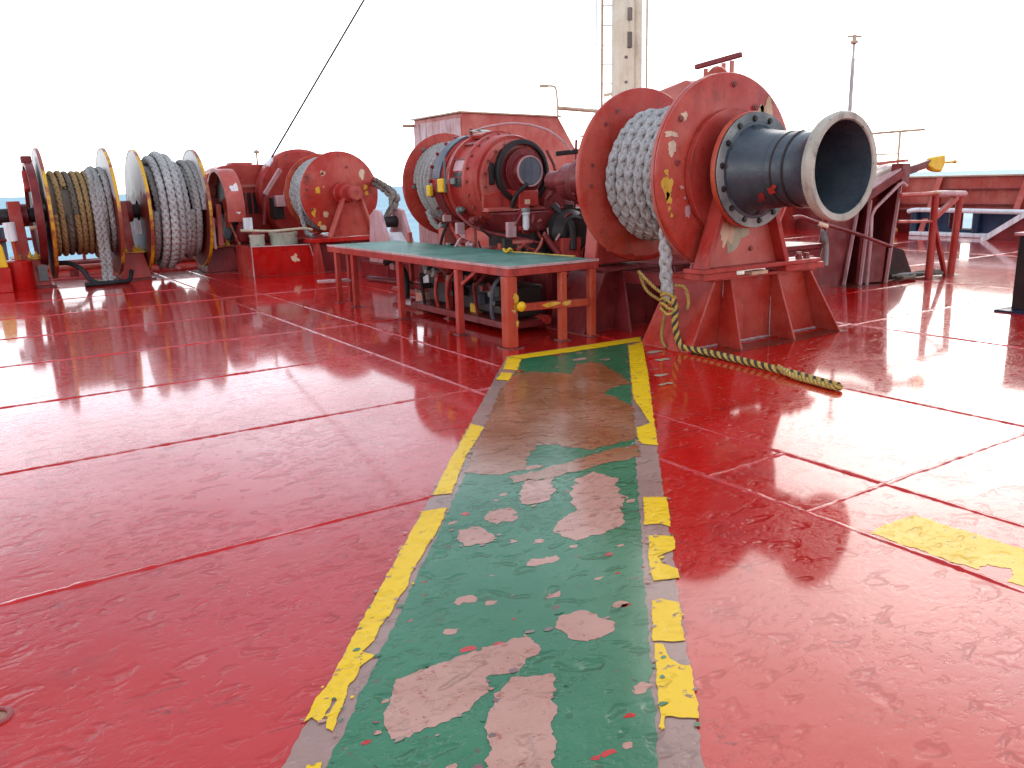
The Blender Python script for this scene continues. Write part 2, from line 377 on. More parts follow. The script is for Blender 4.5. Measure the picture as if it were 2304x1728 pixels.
def ring(c, ax, r, n, ph=0.):
    c = Vector(c); ax = Vector(ax).normalized(); u = Vector((0, 0, 1)) if abs(ax.z) < .9 else Vector((1, 0, 0)); x = ax.cross(u).normalized(); y = x.cross(ax)
    return [c + (x*math.cos(ph+2*PI*i/n) + y*math.sin(ph+2*PI*i/n))*r for i in range(n)]
def ragged(pts, amp=.014, step=.014, seed=0):
    """closed 2-D outline with a chipped edge"""
    o = []; n = len(pts)
    for i in range(n):
        a = Vector(pts[i]).to_2d() if len(pts[i]) > 2 else Vector(pts[i]); b = Vector(pts[(i+1) % n])
        d = b-a; L = d.length; k = max(1, int(L/step)); nn = Vector((-d.y, d.x)).normalized() if L > 0 else Vector((0, 0))
        for j in range(k):
            p = a + d*(j/k); q = Vector((p.x/.07, p.y/.07, seed*3.1)); q2 = Vector((p.x/.022, p.y/.022, seed*5.7+9))
            o.append(p + nn*(noise.noise(q)*amp*1.5 + noise.noise(q2)*amp*.8))
    return o
def sheet(name, pts, z, mat, parent=None, kind=None, amp=.014, step=.014, seed=0):
    import bmesh
    pp = ragged(pts, amp, step, seed) if amp else [Vector(p) for p in pts]
    off = ORG.get(parent.name, Vector()) if parent else Vector()
    bm = bmesh.new(); vs = [bm.verts.new((p.x-off.x, p.y-off.y, z-off.z)) for p in pp]; f = bm.faces.new(vs); f.normal_update()
    if f.normal.z < 0: f.normal_flip()
    bmesh.ops.triangulate(bm, faces=[f]); me = bpy.data.meshes.new(name); bm.to_mesh(me); bm.free(); me.materials.append(M[mat])
    o = bpy.data.objects.new(name, me); o.parent = parent; col.objects.link(o); ORG[o.name] = off
    if kind: o['kind'] = kind
    return o
def patch(parent, c, ux, uy, w, h, mat, seed, name='paint_chip', amp=.3, pts=None):
    """flake of old paint on a flat face: c centre, ux/uy in-plane axes"""
    c = Vector(c); ux = Vector(ux); uy = Vector(uy); n = 26; mb = MB(); vs = []
    rs = random.Random(seed)
    for i in range(n):
        a = 2*PI*i/n; k = 1 + amp*2*noise.noise(Vector((math.cos(a)*1.3, math.sin(a)*1.3, seed*2.3))) + amp*.8*noise.noise(Vector((math.cos(a)*4, math.sin(a)*4, seed*1.3+5)))
        vs.append(c + ux*(math.cos(a)*w/2*k) + uy*(math.sin(a)*h/2*k))
    mb.add(vs, [tuple(range(n))]); return obj(name, mb, mat, parent)

# ---------------------------------------------------------------- sea, deck, walkway
struct('sea', MB().add([(-40000, -40000, -11), (40000, -40000, -11), (40000, 40000, -11), (-40000, 40000, -11)], [(0, 1, 2, 3)]), 'sea')
DX0, DX1, DY0, DY1 = -9.0, 21.5, -7.0, 20.9
hull = MB().box(DX0, DX1, DY0, DY1, -11.5, -.03)
deck = struct('deck', hull, 'deck')
seams = []
def column(x0, x1, ys):
    for a, b in zip(ys, ys[1:]):
        g = .004
        mb = MB().box(x0+g, x1-g, a+g, b-g, -.026, 0)
        obj('deck_plate', mb, 'deck', deck)
        seams.append(((x0, b), (x1, b)))
    seams.append(((x1, ys[0]), (x1, ys[-1])))
column(DX0, -3.6, [DY0, -2.2, 1.3, 4.8, 8.4, 12, 16, DY1])
column(-3.6, 3.25, [DY0, -3.9, -.1, 3.71, 5.6, 7.45, 9.3, 11.15, 13.0, 14.9, 16.8, 18.7, DY1])
column(3.25, 3.89, [DY0, -2.8, -.4, 1.0, 2.4, 3.05, 5.55, 9.3, 13.1, 16.9, DY1])
column(3.89, 5.5, [DY0, -2.8, -.4, 2.4, 5.55, 9.3, 13.1, 16.9, DY1])
column(5.5, 8.0, [DY0, -3.1, .2, 2.45, 5.5, 8.7, 11.9, 15.1, DY1])
column(8.0, 12.0, [DY0, -3.6, -.6, 2.45, 5.45, 7.0, 10.4, 13.8, 17.2, DY1])
column(12.0, 16.6, [DY0, -3.6, -.6, 2.4, 5.4, 8.4, 11.4, 14.4, 17.4, DY1])
column(16.6, DX1, [DY0, -3.6, -.6, 2.4, 5.4, 8.4, 11.4, 14.4, 17.4, DY1])
outer = [(-.15, 1.245), (4.175, 6.508), (5.798, 6.424), (.82, .592)]
def inwalk(p):
    sg = [(b_[0]-a_[0])*(p.y-a_[1]) - (b_[1]-a_[1])*(p.x-a_[0]) for a_, b_ in zip(outer, outer[1:]+outer[:1])]
    return all(v <= 0 for v in sg)
for i, ((xa, ya), (xb, yb)) in enumerate(seams):
    a = Vector((xa, ya, 0)); b = Vector((xb, yb, 0)); L = (b-a).length; d = (b-a)/L; s = Vector((-d.y, d.x, 0))
    mid = (a+b)/2; near = min(a.length, b.length, mid.length) < 12
    n = max(2, int(L/(.03 if near else .15))); mb = MB(); vs = []
    for k in range(n+1):
        p = a + d*(L*k/n); q = Vector((p.x*6, p.y*6, i*.7)); q2 = Vector((p.x*26, p.y*26, i*.7))
        wd = .023 + .012*noise.noise(q) + .008*noise.noise(q2); ht = .0065 + .006*noise.noise(q2+Vector((3, 1, 7))) + .004*noise.noise(q*.35)
        if inwalk(p): ht *= .15
        p = p + s*(.004*noise.noise(q+Vector((9, 9, 9))))
        vs += [p - s*wd + Vector((0, 0, -.004)), p - s*wd*.5 + Vector((0, 0, ht*.8)), p + s*wd*.4 + Vector((0, 0, ht)), p + s*wd + Vector((0, 0, -.004))]
    mb.add(vs, [(4*k+j, 4*k+j+1, 4*k+5+j, 4*k+4+j) for k in range(n) for j in range(3)])
    obj('weld_bead', mb, 'deck', deck, sharp=70)
# painted walkway: green field, worn primer border, yellow edge lines, bare patches
outer = [(-.15, 1.245), (4.175, 6.508), (5.798, 6.424), (.82, .592)]
inner = [(-.05, 1.178), (4.209, 6.318), (5.466, 6.259), (.72, .664)]
walk = sheet('walkway', outer, .002, 'primer_grey', None, 'structure', amp=.006)
sheet('green_paint', inner, .0032, 'green', walk, amp=.008)
WORN = {
 'primer': [
  [(0.877, 2.135), (0.988, 2.287), (1.121, 2.287), (1.312, 2.284), (1.514, 2.274), (1.507, 2.215), (1.453, 2.131), (1.377, 2.102), (1.246, 2.117), (1.214, 2.079), (1.148, 2.038), (1.068, 1.998), (0.981, 1.995), (0.852, 2.017), (0.85, 2.075)],
  [(1.255, 2.049), (1.318, 2.08), (1.433, 2.013), (1.402, 1.958), (1.402, 1.928), (1.34, 1.873), (1.222, 1.723), (1.091, 1.552), (0.951, 1.651), (1.09, 1.853), (1.123, 1.932), (1.187, 1.982)],
  [(1.615, 2.249), (1.689, 2.294), (1.782, 2.277), (1.811, 2.194), (1.815, 2.141), (1.731, 2.097), (1.648, 2.094), (1.619, 2.16)],
  [(1.713, 3.164), (1.773, 3.229), (1.861, 3.212), (1.888, 3.095), (1.863, 3.036), (1.796, 3.026), (1.711, 3.06)],
  [(1.938, 3.288), (2.039, 3.335), (2.122, 3.32), (2.109, 3.211), (2.033, 3.165), (1.954, 3.181)],
  [(2.228, 3.398), (2.413, 3.60), (2.519, 3.52), (2.44, 3.356), (2.293, 3.272), (2.213, 3.295)],
  [(2.504, 3.307), (2.646, 3.452), (2.791, 3.477), (2.819, 3.319), (2.707, 3.151), (2.673, 3.059), (2.56, 2.98), (2.47, 2.841), (2.374, 2.80), (2.132, 2.80), (2.12, 2.94), (2.25, 3.05), (2.36, 3.09), (2.43, 3.19)]],
 'primer_brown': [
  [(3.753, 5.776), (3.979, 5.806), (4.191, 5.516), (4.463, 5.806), (4.658, 5.701), (4.479, 5.219), (4.342, 4.924), (4.149, 4.941), (3.995, 4.837), (3.887, 4.382), (3.40, 3.81), (3.026, 3.80), (2.851, 4.103), (2.707, 3.992), (2.516, 3.76), (2.36, 3.76), (2.307, 3.78), (2.214, 3.922), (2.429, 4.21), (2.862, 4.729), (3.409, 5.413)],
  [(2.355, 3.69), (2.829, 3.70), (3.138, 3.74), (3.308, 3.686), (3.177, 3.52), (2.882, 3.549), (2.55, 3.54), (2.336, 3.61)]]}
rs = random.Random(11); nf = 0
for mk, L in WORN.items():
    for p in L:
        for q in ragged(p, .012, .075 if len(p) < 12 else .12, 3):
            if rs.random() < .3: continue
            x, y = q.x+rs.gauss(0, .018), q.y+rs.gauss(0, .018); sz = rs.uniform(.004, .013); nf += 1
            sheet('paint_fleck', [(x+sz*math.cos(a)*rs.uniform(.5, 2.2), y+sz*math.sin(a)*rs.uniform(.5, 1.3)) for a in (0, .9, 1.9, 2.8, 3.8, 4.7, 5.5)], .0054+.0001*(nf % 3), rs.choice(['green', 'green', 'primer', 'primer_grey', 'shade_and_grime']), walk, amp=.004, step=.006, seed=nf)
for mk, L in WORN.items():
    for i, p in enumerate(L): sheet('worn_patch', p, (.0044 if i % 2 == 0 else .0050), mk, walk, amp=.016, step=.011, seed=i+len(mk))
for i, (x, y, sz) in enumerate([(1.02, 1.72, .05), (1.62, 1.78, .035), (1.45, 2.62, .04), (1.9, 2.72, .05), (2.55, 3.75, .05), (1.30, 2.45, .03), (1.75, 2.45, .03), (4.6, 5.95, .06), (2.0, 2.9, .03)]):
    sheet('worn_patch', [(x+sz*math.cos(a)*1.3, y+sz*math.sin(a)*.7) for a in (0, .9, 1.9, 2.8, 3.8, 4.7, 5.5)], .0040, 'primer', walk, amp=.018, step=.01, seed=40+i)
rs = random.Random(5); wi = Vector((4.1, 5.05)).normalized()
for i in range(120):
    u = rs.random()**1.6; lw_ = inner[0][0]+(inner[1][0]-inner[0][0])*u, inner[0][1]+(inner[1][1]-inner[0][1])*u; rw_ = inner[3][0]+(inner[2][0]-inner[3][0])*u, inner[3][1]+(inner[2][1]-inner[3][1])*u
    v = rs.random(); x = lw_[0]+(rw_[0]-lw_[0])*v; y = lw_[1]+(rw_[1]-lw_[1])*v; sz = rs.uniform(.005, .02)*(1+u)
    if y < 1.3: continue
    sheet('worn_patch', [(x+sz*math.cos(a)*rs.uniform(.6, 2.0), y+sz*math.sin(a)*rs.uniform(.5, 1.1)) for a in (0, .9, 1.9, 2.8, 3.8, 4.7, 5.5)], .0038, 'primer' if i % 3 else 'deck', walk, amp=.006, step=.008, seed=300+i)
YEL = [
 [(5.36, 6.13), (5.611, 6.2), (4.711, 5.133), (3.971, 4.275), (3.404, 3.611), (3.344, 3.686), (3.399, 3.788), (3.552, 3.976), (3.693, 3.996), (3.904, 4.33), (4.032, 4.547), (4.711, 5.358)],
 [(2.749, 3.021), (2.845, 2.947), (2.597, 2.658), (2.583, 2.717), (2.516, 2.751)],
 [(2.446, 2.645), (2.535, 2.578), (2.443, 2.47), (2.327, 2.459), (2.298, 2.4), (2.314, 2.324), (2.264, 2.26), (2.158, 2.303), (2.239, 2.418)],
 [(2.037, 2.186), (2.077, 2.179), (2.108, 2.113), (2.061, 2.042), (1.998, 1.989), (1.939, 1.901), (1.893, 1.926), (1.872, 1.949), (1.842, 1.965)],
 [(1.84, 1.95), (1.854, 1.93), (1.813, 1.853), (1.815, 1.802), (1.845, 1.781), (1.654, 1.559), (1.583, 1.623), (1.538, 1.585), (1.528, 1.598), (1.665, 1.755)],
 [(4.151, 6.457), (4.205, 6.305), (3.908, 5.923), (3.835, 6.042)],
 [(3.752, 5.942), (3.816, 5.854), (3.634, 5.645), (3.577, 5.744)],
 [(2.738, 4.745), (2.766, 4.616), (2.503, 4.32), (2.354, 4.162), (2.213, 3.971), (1.985, 3.678), (1.891, 3.711), (2.239, 4.148)],
 [(1.742, 3.543), (1.868, 3.512), (1.75, 3.361), (1.676, 3.269), (1.569, 3.166), (1.495, 3.078), (1.378, 2.953), (1.326, 2.868), (1.255, 2.804), (1.165, 2.697), (1.089, 2.631), (1.037, 2.555), (0.968, 2.516), (0.995, 2.462), (0.923, 2.43), (0.885, 2.377), (0.847, 2.343), (0.79, 2.252), (0.717, 2.151), (0.704, 2.179), (0.736, 2.236), (0.789, 2.295), (0.785, 2.316), (0.701, 2.215), (0.69, 2.255), (0.663, 2.248), (0.71, 2.31), (0.829, 2.433), (0.997, 2.641), (1.237, 2.934), (1.456, 3.198)],
 [(4.166, 6.471), (4.932, 6.433), (5.774, 6.415), (5.605, 6.21), (5.465, 6.234), (4.765, 6.25), (4.215, 6.30)],
 [(.60, 2.05), (.64, 2.04), (.60, 1.96), (.57, 1.97)]]
for p in YEL:
    for q in ragged(p, .004, .05, 2):
        if rs.random() < .45: continue
        x, y = q.x+rs.gauss(0, .012), q.y+rs.gauss(0, .012); sz = rs.uniform(.003, .011); nf += 1
        sheet('paint_fleck', [(x+sz*math.cos(a)*rs.uniform(.5, 2.2), y+sz*math.sin(a)*rs.uniform(.5, 1.3)) for a in (0, .9, 1.9, 2.8, 3.8, 4.7, 5.5)], .0072+.0001*(nf % 3), rs.choice(['primer_grey', 'primer', 'primer_grey', 'green', 'wyellow']), walk, amp=.004, step=.006, seed=nf)
print('flecks', nf)
for i, p in enumerate(YEL): sheet('yellow_stripe', p, .0058 if i != 9 else .0066, 'wyellow', walk, amp=.0045, step=.007, seed=20+i)
mark = sheet('yellow_deck_marking', [(3.268, 2.072), (3.631, 2.083), (3.626, 1.935), (3.635, 1.717), (3.642, 1.582), (3.638, 1.40), (3.41, 1.36), (3.35, 1.43), (3.297, 1.415), (3.285, 1.47), (3.40, 1.52), (3.38, 1.60), (3.294, 1.60), (3.283, 1.673), (3.285, 1.836), (3.275, 1.916)], .0016, 'wyellow', None, 'structure', amp=.014)
# grey scuffs on the deck beside the winch foot
for i, (x, y, sz) in enumerate([(5.35, 5.75, .07), (5.2, 5.45, .06), (4.75, 5.0, .06), (4.55, 4.75, .05), (4.85, 5.2, .035)]):
    sheet('worn_patch', [(x+sz*math.cos(a)*1.5, y+sz*math.sin(a)*.6) for a in (0, .9, 1.9, 2.8, 3.8, 4.7, 5.5)], .003, 'chip_green', walk, amp=.03, step=.012, seed=60+i)

# ---------------------------------------------------------------- near mooring winch
AX, AZ = 6.13, 1.63
def foundation(parent, y0, y1, xl, xr, h, mat='red', spread=.34, ngus=(.14, .62, .98), toe=.32):
    """welded trapezoid base: top plate, two webs, sloping end plates, triangular gussets"""
    b = obj('foundation', MB().box(xl-.04, xr+.04, y0-.05, y1+.05, h-.035, h), mat, parent, bevel=.006)
    for yy in (y0+.06, y1-.08):
        obj('web', MB().prism([(xl, yy, h-.037), (xr, yy, h-.037), (xr+spread*.8, yy, 0), (xl-spread, yy, 0)], (0, .02, 0)), mat, b)
    for xa, xb in ((xl, xl-spread), (xr, xr+spread*.8)):
        obj('end_plate', MB().prism([(xa, y0-.02, h-.037), (xa, y1+.02, h-.037), (xb, y1+.06, 0), (xb, y0-.06, 0)], (.02 if xb > xa else -.02, 0, 0)), mat, b)
    for f in ngus:
        x = xl + (xr-xl)*f; xb = x + (spread*.7 if f > .9 else (.02 if f > .3 else -.08))
        obj('gusset', MB().prism([(x, y0+.058, h-.04), (x, y0-.03, h-.04), (xb, y0+.06-toe, 0), (xb, y0+.058, 0)], (.022, 0, 0)), mat, b, bevel=.004)
    return b
def weldline(parent, a, b, r=.009, mat='pink'):
    a = Vector(a); b = Vector(b); n = max(3, int((b-a).length/.02)); P = [a.lerp(b, i/n) for i in range(n+1)]
    return obj('weld_bead', MB().tube(P, r, 5, [r*(.7+.6*random.random()) for _ in P]), mat, parent, sharp=80)

win = thing('mooring_winch', (AX, 5.9, 0), 'big red mooring winch with black trumpet-shaped warping head, nearest of the winches', 'winch')
fd = foundation(win, 5.55, 6.1, 5.92, 7.32, .68, 'red_flange')
fd2 = foundation(win, 6.95, 7.5, 5.75, 7.3, .68, 'red_dark')
for x0 in (5.95, 7.1): obj('side_beam', MB().box(x0, x0+.17, 6.16, 6.88, .52, .64), 'red_dark', win, bevel=.006)
weldline(win, (5.66, 5.60, .006), (7.55, 5.60, .006), .014); weldline(win, (6.1, 5.6, .03), (6.1, 5.6, .62), .006); weldline(win, (6.8, 5.6, .03), (6.8, 5.6, .62), .006)
# bed bars and pedestal
bed = obj('bed_plate', MB().box(5.60, 6.02, 5.36, 5.62, .682, .742).box(6.72, 7.30, 5.36, 5.62, .682, .742).box(5.56, 7.22, 5.34, 5.60, .745, .785), 'red', win, bevel=.006)
bolts(bed, [(5.68, 5.42, .786), (6.98, 5.42, .786), (7.12, 5.44, .786), (7.14, 5.55, .786), (5.64, 5.55, .786), (7.24, 5.48, .743)], (0, 0, 1), .03, .05, 'red_dark')
obj('shim', MB().box(6.28, 6.5, 5.40, 5.5, .683, .715), 'chip_cream', win)
ped = obj('pedestal', MB().prism([(5.62, 5.475, .786), (6.74, 5.475, .786), (6.47, 5.475, 1.42), (5.86, 5.475, 1.42)], (0, .025, 0)), 'red_light', win)
obj('pedestal_flange', MB().prism([(5.60, 5.36, .786), (5.66, 5.36, .786), (5.90, 5.36, 1.42), (5.84, 5.36, 1.42)], (0, .16, 0)), 'red', win, bevel=.005)
obj('pedestal_flange', MB().prism([(6.70, 5.36, .786), (6.76, 5.36, .786), (6.51, 5.36, 1.42), (6.45, 5.36, 1.42)], (0, .16, 0)), 'red', win, bevel=.005)
obj('bearing', MB().lathe([(0, .30), (.02, .33), (.15, .33), (.17, .30)], (AX, 5.52, AZ), (0, -1, 0), 40), 'red_dark', win)
patch(ped, (6.10, 5.472, 1.17), (1, 0, 0), (0, 0, 1), .40, .44, 'chip_green', 3, amp=.35)
patch(ped, (5.98, 5.4705, 1.10), (1, 0, 0), (0, 0, 1), .16, .30, 'chip_cream', 4, amp=.4)
bolts(ped, [(6.14, 5.474, 1.22), (6.32, 5.474, .93), (5.78, 5.474, .9)], (0, -1, 0), .022, .02, 'red_dark')
# drum
def flange(parent, x, y, z, r, th, ax, mat, lip=.0, rimmat=None, n=96, seed=0):
    ax = Vector(ax)
    f = obj('flange', MB().lathe([(0, .2), (0, r-.02), (.006, r-.006), (.014, r), (th-.014, r), (th-.006, r-.006), (th, r-.02), (th, .2)], (x, y, z), ax, n, closed=True), mat, parent, sharp=50)
    if rimmat: obj('rim', MB().lathe([(-.003, r-.012), (-.003, r+.008), (th+.003, r+.008), (th+.003, r-.012)], (x, y, z), ax, n, closed=True), rimmat, f)
    return f
f1 = flange(win, AX, 5.60, AZ, .90, .06, (0, 1, 0), 'red_flange')
f2 = flange(win, AX, 6.76, AZ, .885, .06, (0, 1, 0), 'red_flange')
obj('stiffening_ring', MB().lathe([(0, .885), (0, .90), (.035, .90), (.035, .885)], (AX, 5.66, AZ), (0, 1, 0), 96, closed=True), 'red_light', f1)
obj('drum_barrel', MB().lathe([(0, .44), (1.11, .44)], (AX, 5.655, AZ), (0, 1, 0), 64), 'red_dark', win)
obj('hub_ring', MB().lathe([(0, .56), (.02, .585), (.075, .585), (.075, .5)], (AX, 5.60, AZ), (0, -1, 0), 64), 'red', win)
zz = lambda a, r: (AX + math.cos(a)*r, 5.598, AZ + math.sin(a)*r)
bolts(f1, [zz(R(a), .80) for a in (88, 143, -38)] + [zz(R(a), .68) for a in (-24, 62, 171)], (0, -1, 0), .026, .022, 'red_dark')
for i, (a, r, ww, hh, mt) in enumerate([(47, .72, .17, .26, 'chip_cream'), (52, .64, .13, .24, 'chip_cream'), (163, .76, .09, .13, 'chip_cream'), (140, .78, .08, .09, 'chip_cream'), (186, .80, .11, .20, 'chip_yellow'), (194, .79, .07, .10, 'chip_yellow'), (201, .81, .035, .05, 'chip_yellow'), (206, .81, .03, .04, 'chip_yellow'), (178, .80, .05, .06, 'chip_yellow'), (212, .62, .07, .10, 'pink'), (200, .60, .03, .03, 'pink'), (155, .82, .16, .05, 'chip_cream'), (190, .62, .05, .03, 'pink')]):
    p = zz(R(a), r); patch(f1, (p[0], 5.5965, p[2]), (1, 0, 0), (0, 0, 1), ww, hh, mt, 10+i, amp=.38)
patch(f2, (6.05, 6.756, .93), (1, 0, 0), (0, 0, 1), .75, .28, 'orange_red', 31)
bolts(f2, [(5.42, 6.757, 1.75), (5.40, 6.757, 1.55), (5.6, 6.757, 2.15), (5.75, 6.757, 2.28)], (0, -1, 0), .02, .016, 'red_dark')
# warping head (trumpet)
wh = obj('warping_head', MB().lathe([(0, .0), (0, .50), (.045, .50), (.055, .485), (.07, .40), (.14, .365), (.28, .335), (.50, .315), (.64, .315), (.76, .335), (.86, .375), (.91, .405), (.915, .43)], (AX, 5.335, AZ+.02), (0, -1, 0), 72, cap=False), 'black', win, sharp=30)
obj('base_ring', MB().lathe([(0, .502), (0, .518), (.03, .518), (.045, .512), (.045, .502)], (AX, 5.345, AZ+.02), (0, -1, 0), 72, closed=True), 'orange_red', wh)
obj('base_flange', MB().lathe([(0, .395), (0, .508), (.012, .508), (.012, .395)], (AX, 5.282, AZ+.02), (0, -1, 0), 72, closed=True), 'grey', wh)
obj('bell_rim', MB().lathe([(0, .365), (-.03, .432), (.02, .446), (.05, .442), (.064, .43), (.062, .385), (.05, .374)], (AX, 4.42, AZ+.02), (0, -1, 0), 72, closed=True), 'rimgrey', wh, sharp=35)
obj('bell_bore', MB().lathe([(-.052, .372), (.03, .352), (.14, .325), (.35, .295), (.62, .275), (.64, .0)], (AX, 4.42, AZ+.02), (0, 1, 0), 72, cap=False), 'black', wh, sharp=35)
bolts(wh, ring((AX, 5.272, AZ+.02), (0, -1, 0), .452, 14, .1), (0, -1, 0), .024, .022, 'dark')
for yy, rr in ((4.93, .3175), (4.86, .3165), (4.74, .3185)):
    obj('weld_band', MB().lathe([(-.012, rr), (-.006, rr+.006), (.006, rr+.006), (.012, rr)], (AX, yy, AZ+.02), (0, -1, 0), 60, closed=True), 'dark', wh, sharp=80)
for i, (a, y, s) in enumerate([(212, 4.86, .09), (225, 5.0, .07), (218, 4.98, .05), (205, 4.82, .05), (232, 5.06, .05), (170, 5.12, .04)]):
    a = R(a); r = .335; n = Vector((math.cos(a), 0, math.sin(a))); patch(wh, Vector((AX, y, AZ+.02)) + n*r, (0, 1, 0), Vector((-n.z, 0, n.x)), s, s*.8, 'red', 70+i)
# shaft to the gear case
obj('drive_shaft', MB().lathe([(0, .2), (.25, .2), (.25, .115), (.85, .115), (.86, .2), (.98, .2), (.98, .115), (1.6, .115)], (AX, 6.82, AZ-.02), (0, 1, 0), 32), 'red_dark', win)
obj('bearing_block', MB().prism([(5.75, 7.12, .70), (6.5, 7.12, .70), (6.38, 7.12, 1.75), (6.25, 7.12, 1.9), (6.0, 7.12, 1.9), (5.88, 7.12, 1.75)], (0, .22, 0)), 'red', win, bevel=.02)

# rope on the near drum with its hanging tail
def helix(cx, y0, z, r, pitch, turns, a0, axis='y', wob=.012, seed=0, sgn=1):
    n = int(turns*72); P = []
    for i in range(n+1):
        a = a0 + sgn*2*PI*i/72; rr = r + wob*noise.noise(Vector((i*.09, seed, 0)))*1.6
        q = y0 + pitch*i/72 + wob*noise.noise(Vector((i*.05, seed+5, 0)))
        P.append(Vector((cx + math.cos(a)*rr, q, z + math.sin(a)*rr)) if axis == 'y' else Vector((q, cx + math.cos(a)*rr, z + math.sin(a)*rr)))
    return P
rr = .066
lay1 = helix(AX, 6.70, AZ, .50, -.126, 8.0, PI, seed=1, sgn=-1)
lay2 = helix(AX, 6.66, AZ, .595, -.138, 6.5, 0, seed=2, wob=.026, sgn=-1)      # second layer, ends on the near-left side
end = lay2[-1]
tail = smooth([end, (end.x-.005, 5.79, 1.40), (5.515, 5.79, 1.1), (5.525, 5.79, .8), (5.53, 5.78, .62), (5.545, 5.77, .48)], 10)
rope = thing('mooring_rope', (AX, 6.1, 0), 'grey braided rope wound on nearest winch drum, thick tail hanging down', 'rope', 'mooring ropes wound on winch drums')
rope_obj('wound_turns', braid(lay1, rr, 6, .40, 6, .026), 'rope_dirty', rope)
rope_obj('outer_turns', braid(lay2 + tail[1:], rr, 6, .40, 8, .016), 'rope', rope)
# yellow and black stopper line: tied to the tail, runs down and along the deck
line = thing('stopper_line', (5.5, 5.6, 0), 'yellow and black twisted line tied to rope tail, trailing across red deck', 'line')
kn = []
for i in range(60):
    a = i*.42; kn.append(Vector((5.545+.066*math.cos(a)+.01*math.sin(i*1.7), 5.765+.066*math.sin(a), .56-.0035*i+.02*math.sin(i*.9))))
b = braid(kn, .017, 3, .07, 5, .008, True); rope_obj('knot', b, 'line_yellow', line); 
down = smooth([(5.55, 5.72, .50), (5.56, 5.69, .40), (5.545, 5.68, .30), (5.55, 5.66, .18), (5.56, 5.63, .08), (5.58, 5.58, .036), (5.60, 5.46, .034), (5.59, 5.2, .034), (5.565, 4.9, .034), (5.53, 4.6, .034), (5.49, 4.3, .034), (5.44, 4.0, .034), (5.40, 3.78, .034)], 10)
b = braid(down, .036, 2, .17, 8, .010, True)
rope_obj('yellow_strands', b, 'line_yellow', line)
b = braid(down, .041, 2, .17, 6, .012, True, ph0=PI/2, fat=.72); rope_obj('black_strands', b, 'line_black', line)
dbl = smooth([(5.50, 4.42, .06), (5.43, 4.2, .03), (5.39, 3.95, .028), (5.37, 3.80, .028), (5.385, 3.755, .028), (5.42, 3.775, .03)], 10)
b = braid(dbl, .027, 3, .12, 6, .012, True)
rope_obj('yellow_strands', b, 'line_yellow', line)
b = braid(dbl, .028, 3, .12, 5, .012, True, ph0=PI/3, fat=.75); rope_obj('black_strands', b, 'line_black', line)
for P in ([(5.53, 5.74, .50), (5.43, 5.84, .60), (5.42, 6.02, .72), (5.50, 6.12, .70), (5.47, 5.98, .55), (5.53, 5.78, .44)],
          [(5.58, 5.72, .62), (5.62, 5.63, .60), (5.64, 5.60, .48), (5.63, 5.60, .40)],
          [(5.52, 5.75, .42), (5.55, 5.84, .25), (5.545, 5.85, .10), (5.55, 5.80, .01)]):
    b = braid(smooth(P, 12), .019, 3, .085, 5, .01, True)
    rope_obj('yellow_strands', b, 'line_yellow', line)
    b = braid(smooth(P, 12), .0195, 3, .085, 5, .01, True, ph0=PI/3, fat=.75); rope_obj('black_strands', b, 'line_black', line)

# ---------------------------------------------------------------- work platform with green top
plat = thing('work_platform', (4.95, 9.1, 0), 'low red steel platform with worn green non-slip top', 'platform')
TX0, TX1, TY0, TY1, TZ = 4.40, 5.52, 6.78, 11.55, .80
obj('top_plate', MB().box(TX0+.012, TX1-.012, TY0+.012, TY1-.012, TZ-.012, TZ+.006), 'grip', plat)
fr = obj('frame', MB().box(TX0, TX0+.06, TY0, TY1, TZ-.09, TZ-.013).box(TX1-.06, TX1, TY0, TY1, TZ-.09, TZ-.013).box(TX0+.062, TX1-.062, TY0, TY0+.06, TZ-.088, TZ-.015).box(TX0+.062, TX1-.062, TY1-.06, TY1, TZ-.088, TZ-.015), 'red', plat, bevel=.006)
obj('lip', MB().box(TX0-.004, TX0+.011, TY0-.004, TY1, TZ-.012, TZ+.012).box(TX0+.012, TX1, TY0-.004, TY0+.011, TZ-.012, TZ+.012), 'pink', plat)
L = [(4.43, 6.83, .12), (4.44, 7.84, .075), (4.44, 9.28, .075), (4.44, 10.7, .075), (4.44, 11.3, .07), (4.68, 11.45, .07), (5.07, 6.82, .075), (5.45, 6.82, .075), (5.46, 8.3, .075), (5.46, 9.8, .075), (5.46, 11.4, .075), (4.9, 8.9, .07)]
for x, y, wd in L:
    lg = obj('leg', MB().box(x-wd/2, x+wd/2, y-wd/2, y+wd/2, .008, TZ-.09), 'orange_red' if wd > .1 or (y < 7 and x > 4.9) else 'red', plat, bevel=.007)
    obj('foot_plate', MB().box(x-wd*.8, x+wd*.8, y-wd*.8, y+wd*.8, 0, .01), 'red_dark', lg)
obj('cross_rail', MB().bar((4.5, 6.81, .40), (5.40, 6.81, .37), .07, .075), 'orange_red', plat, bevel=.008)
obj('end_rail', MB().bar((4.20, 11.5, .30), (4.66, 11.42, .29), .16, .035), 'pink', plat, bevel=.006)
obj('brace', MB().bar((4.44, 7.76, .56), (4.44, 7.45, .72), .03, .03), 'red', plat)
for i, (c, wd, hh) in enumerate([((4.47, 6.769, .50), .07, .09), ((4.47, 6.769, .42), .06, .07), ((4.90, 6.7745, .395), .20, .05), ((4.48, 6.769, .25), .03, .06), ((5.1, 6.7745, .39), .1, .04)]):
    patch(plat, (c[0], c[1]-.002, c[2]), (1, 0, 0), (0, 0, 1), wd, hh, 'chip_yellow', 90+i)
g = obj('yellow_grip', MB().lathe([(0, .015), (.01, .045), (.035, .05), (.06, .03), (.07, .0)], (4.50, 6.75, .42), (0, -1, 0), 14), 'yellow', plat)
tie = thing('yellow_line_tie', (5.3, 8.2, TZ), 'small yellow rope knot lying on back edge of green platform', 'rope')
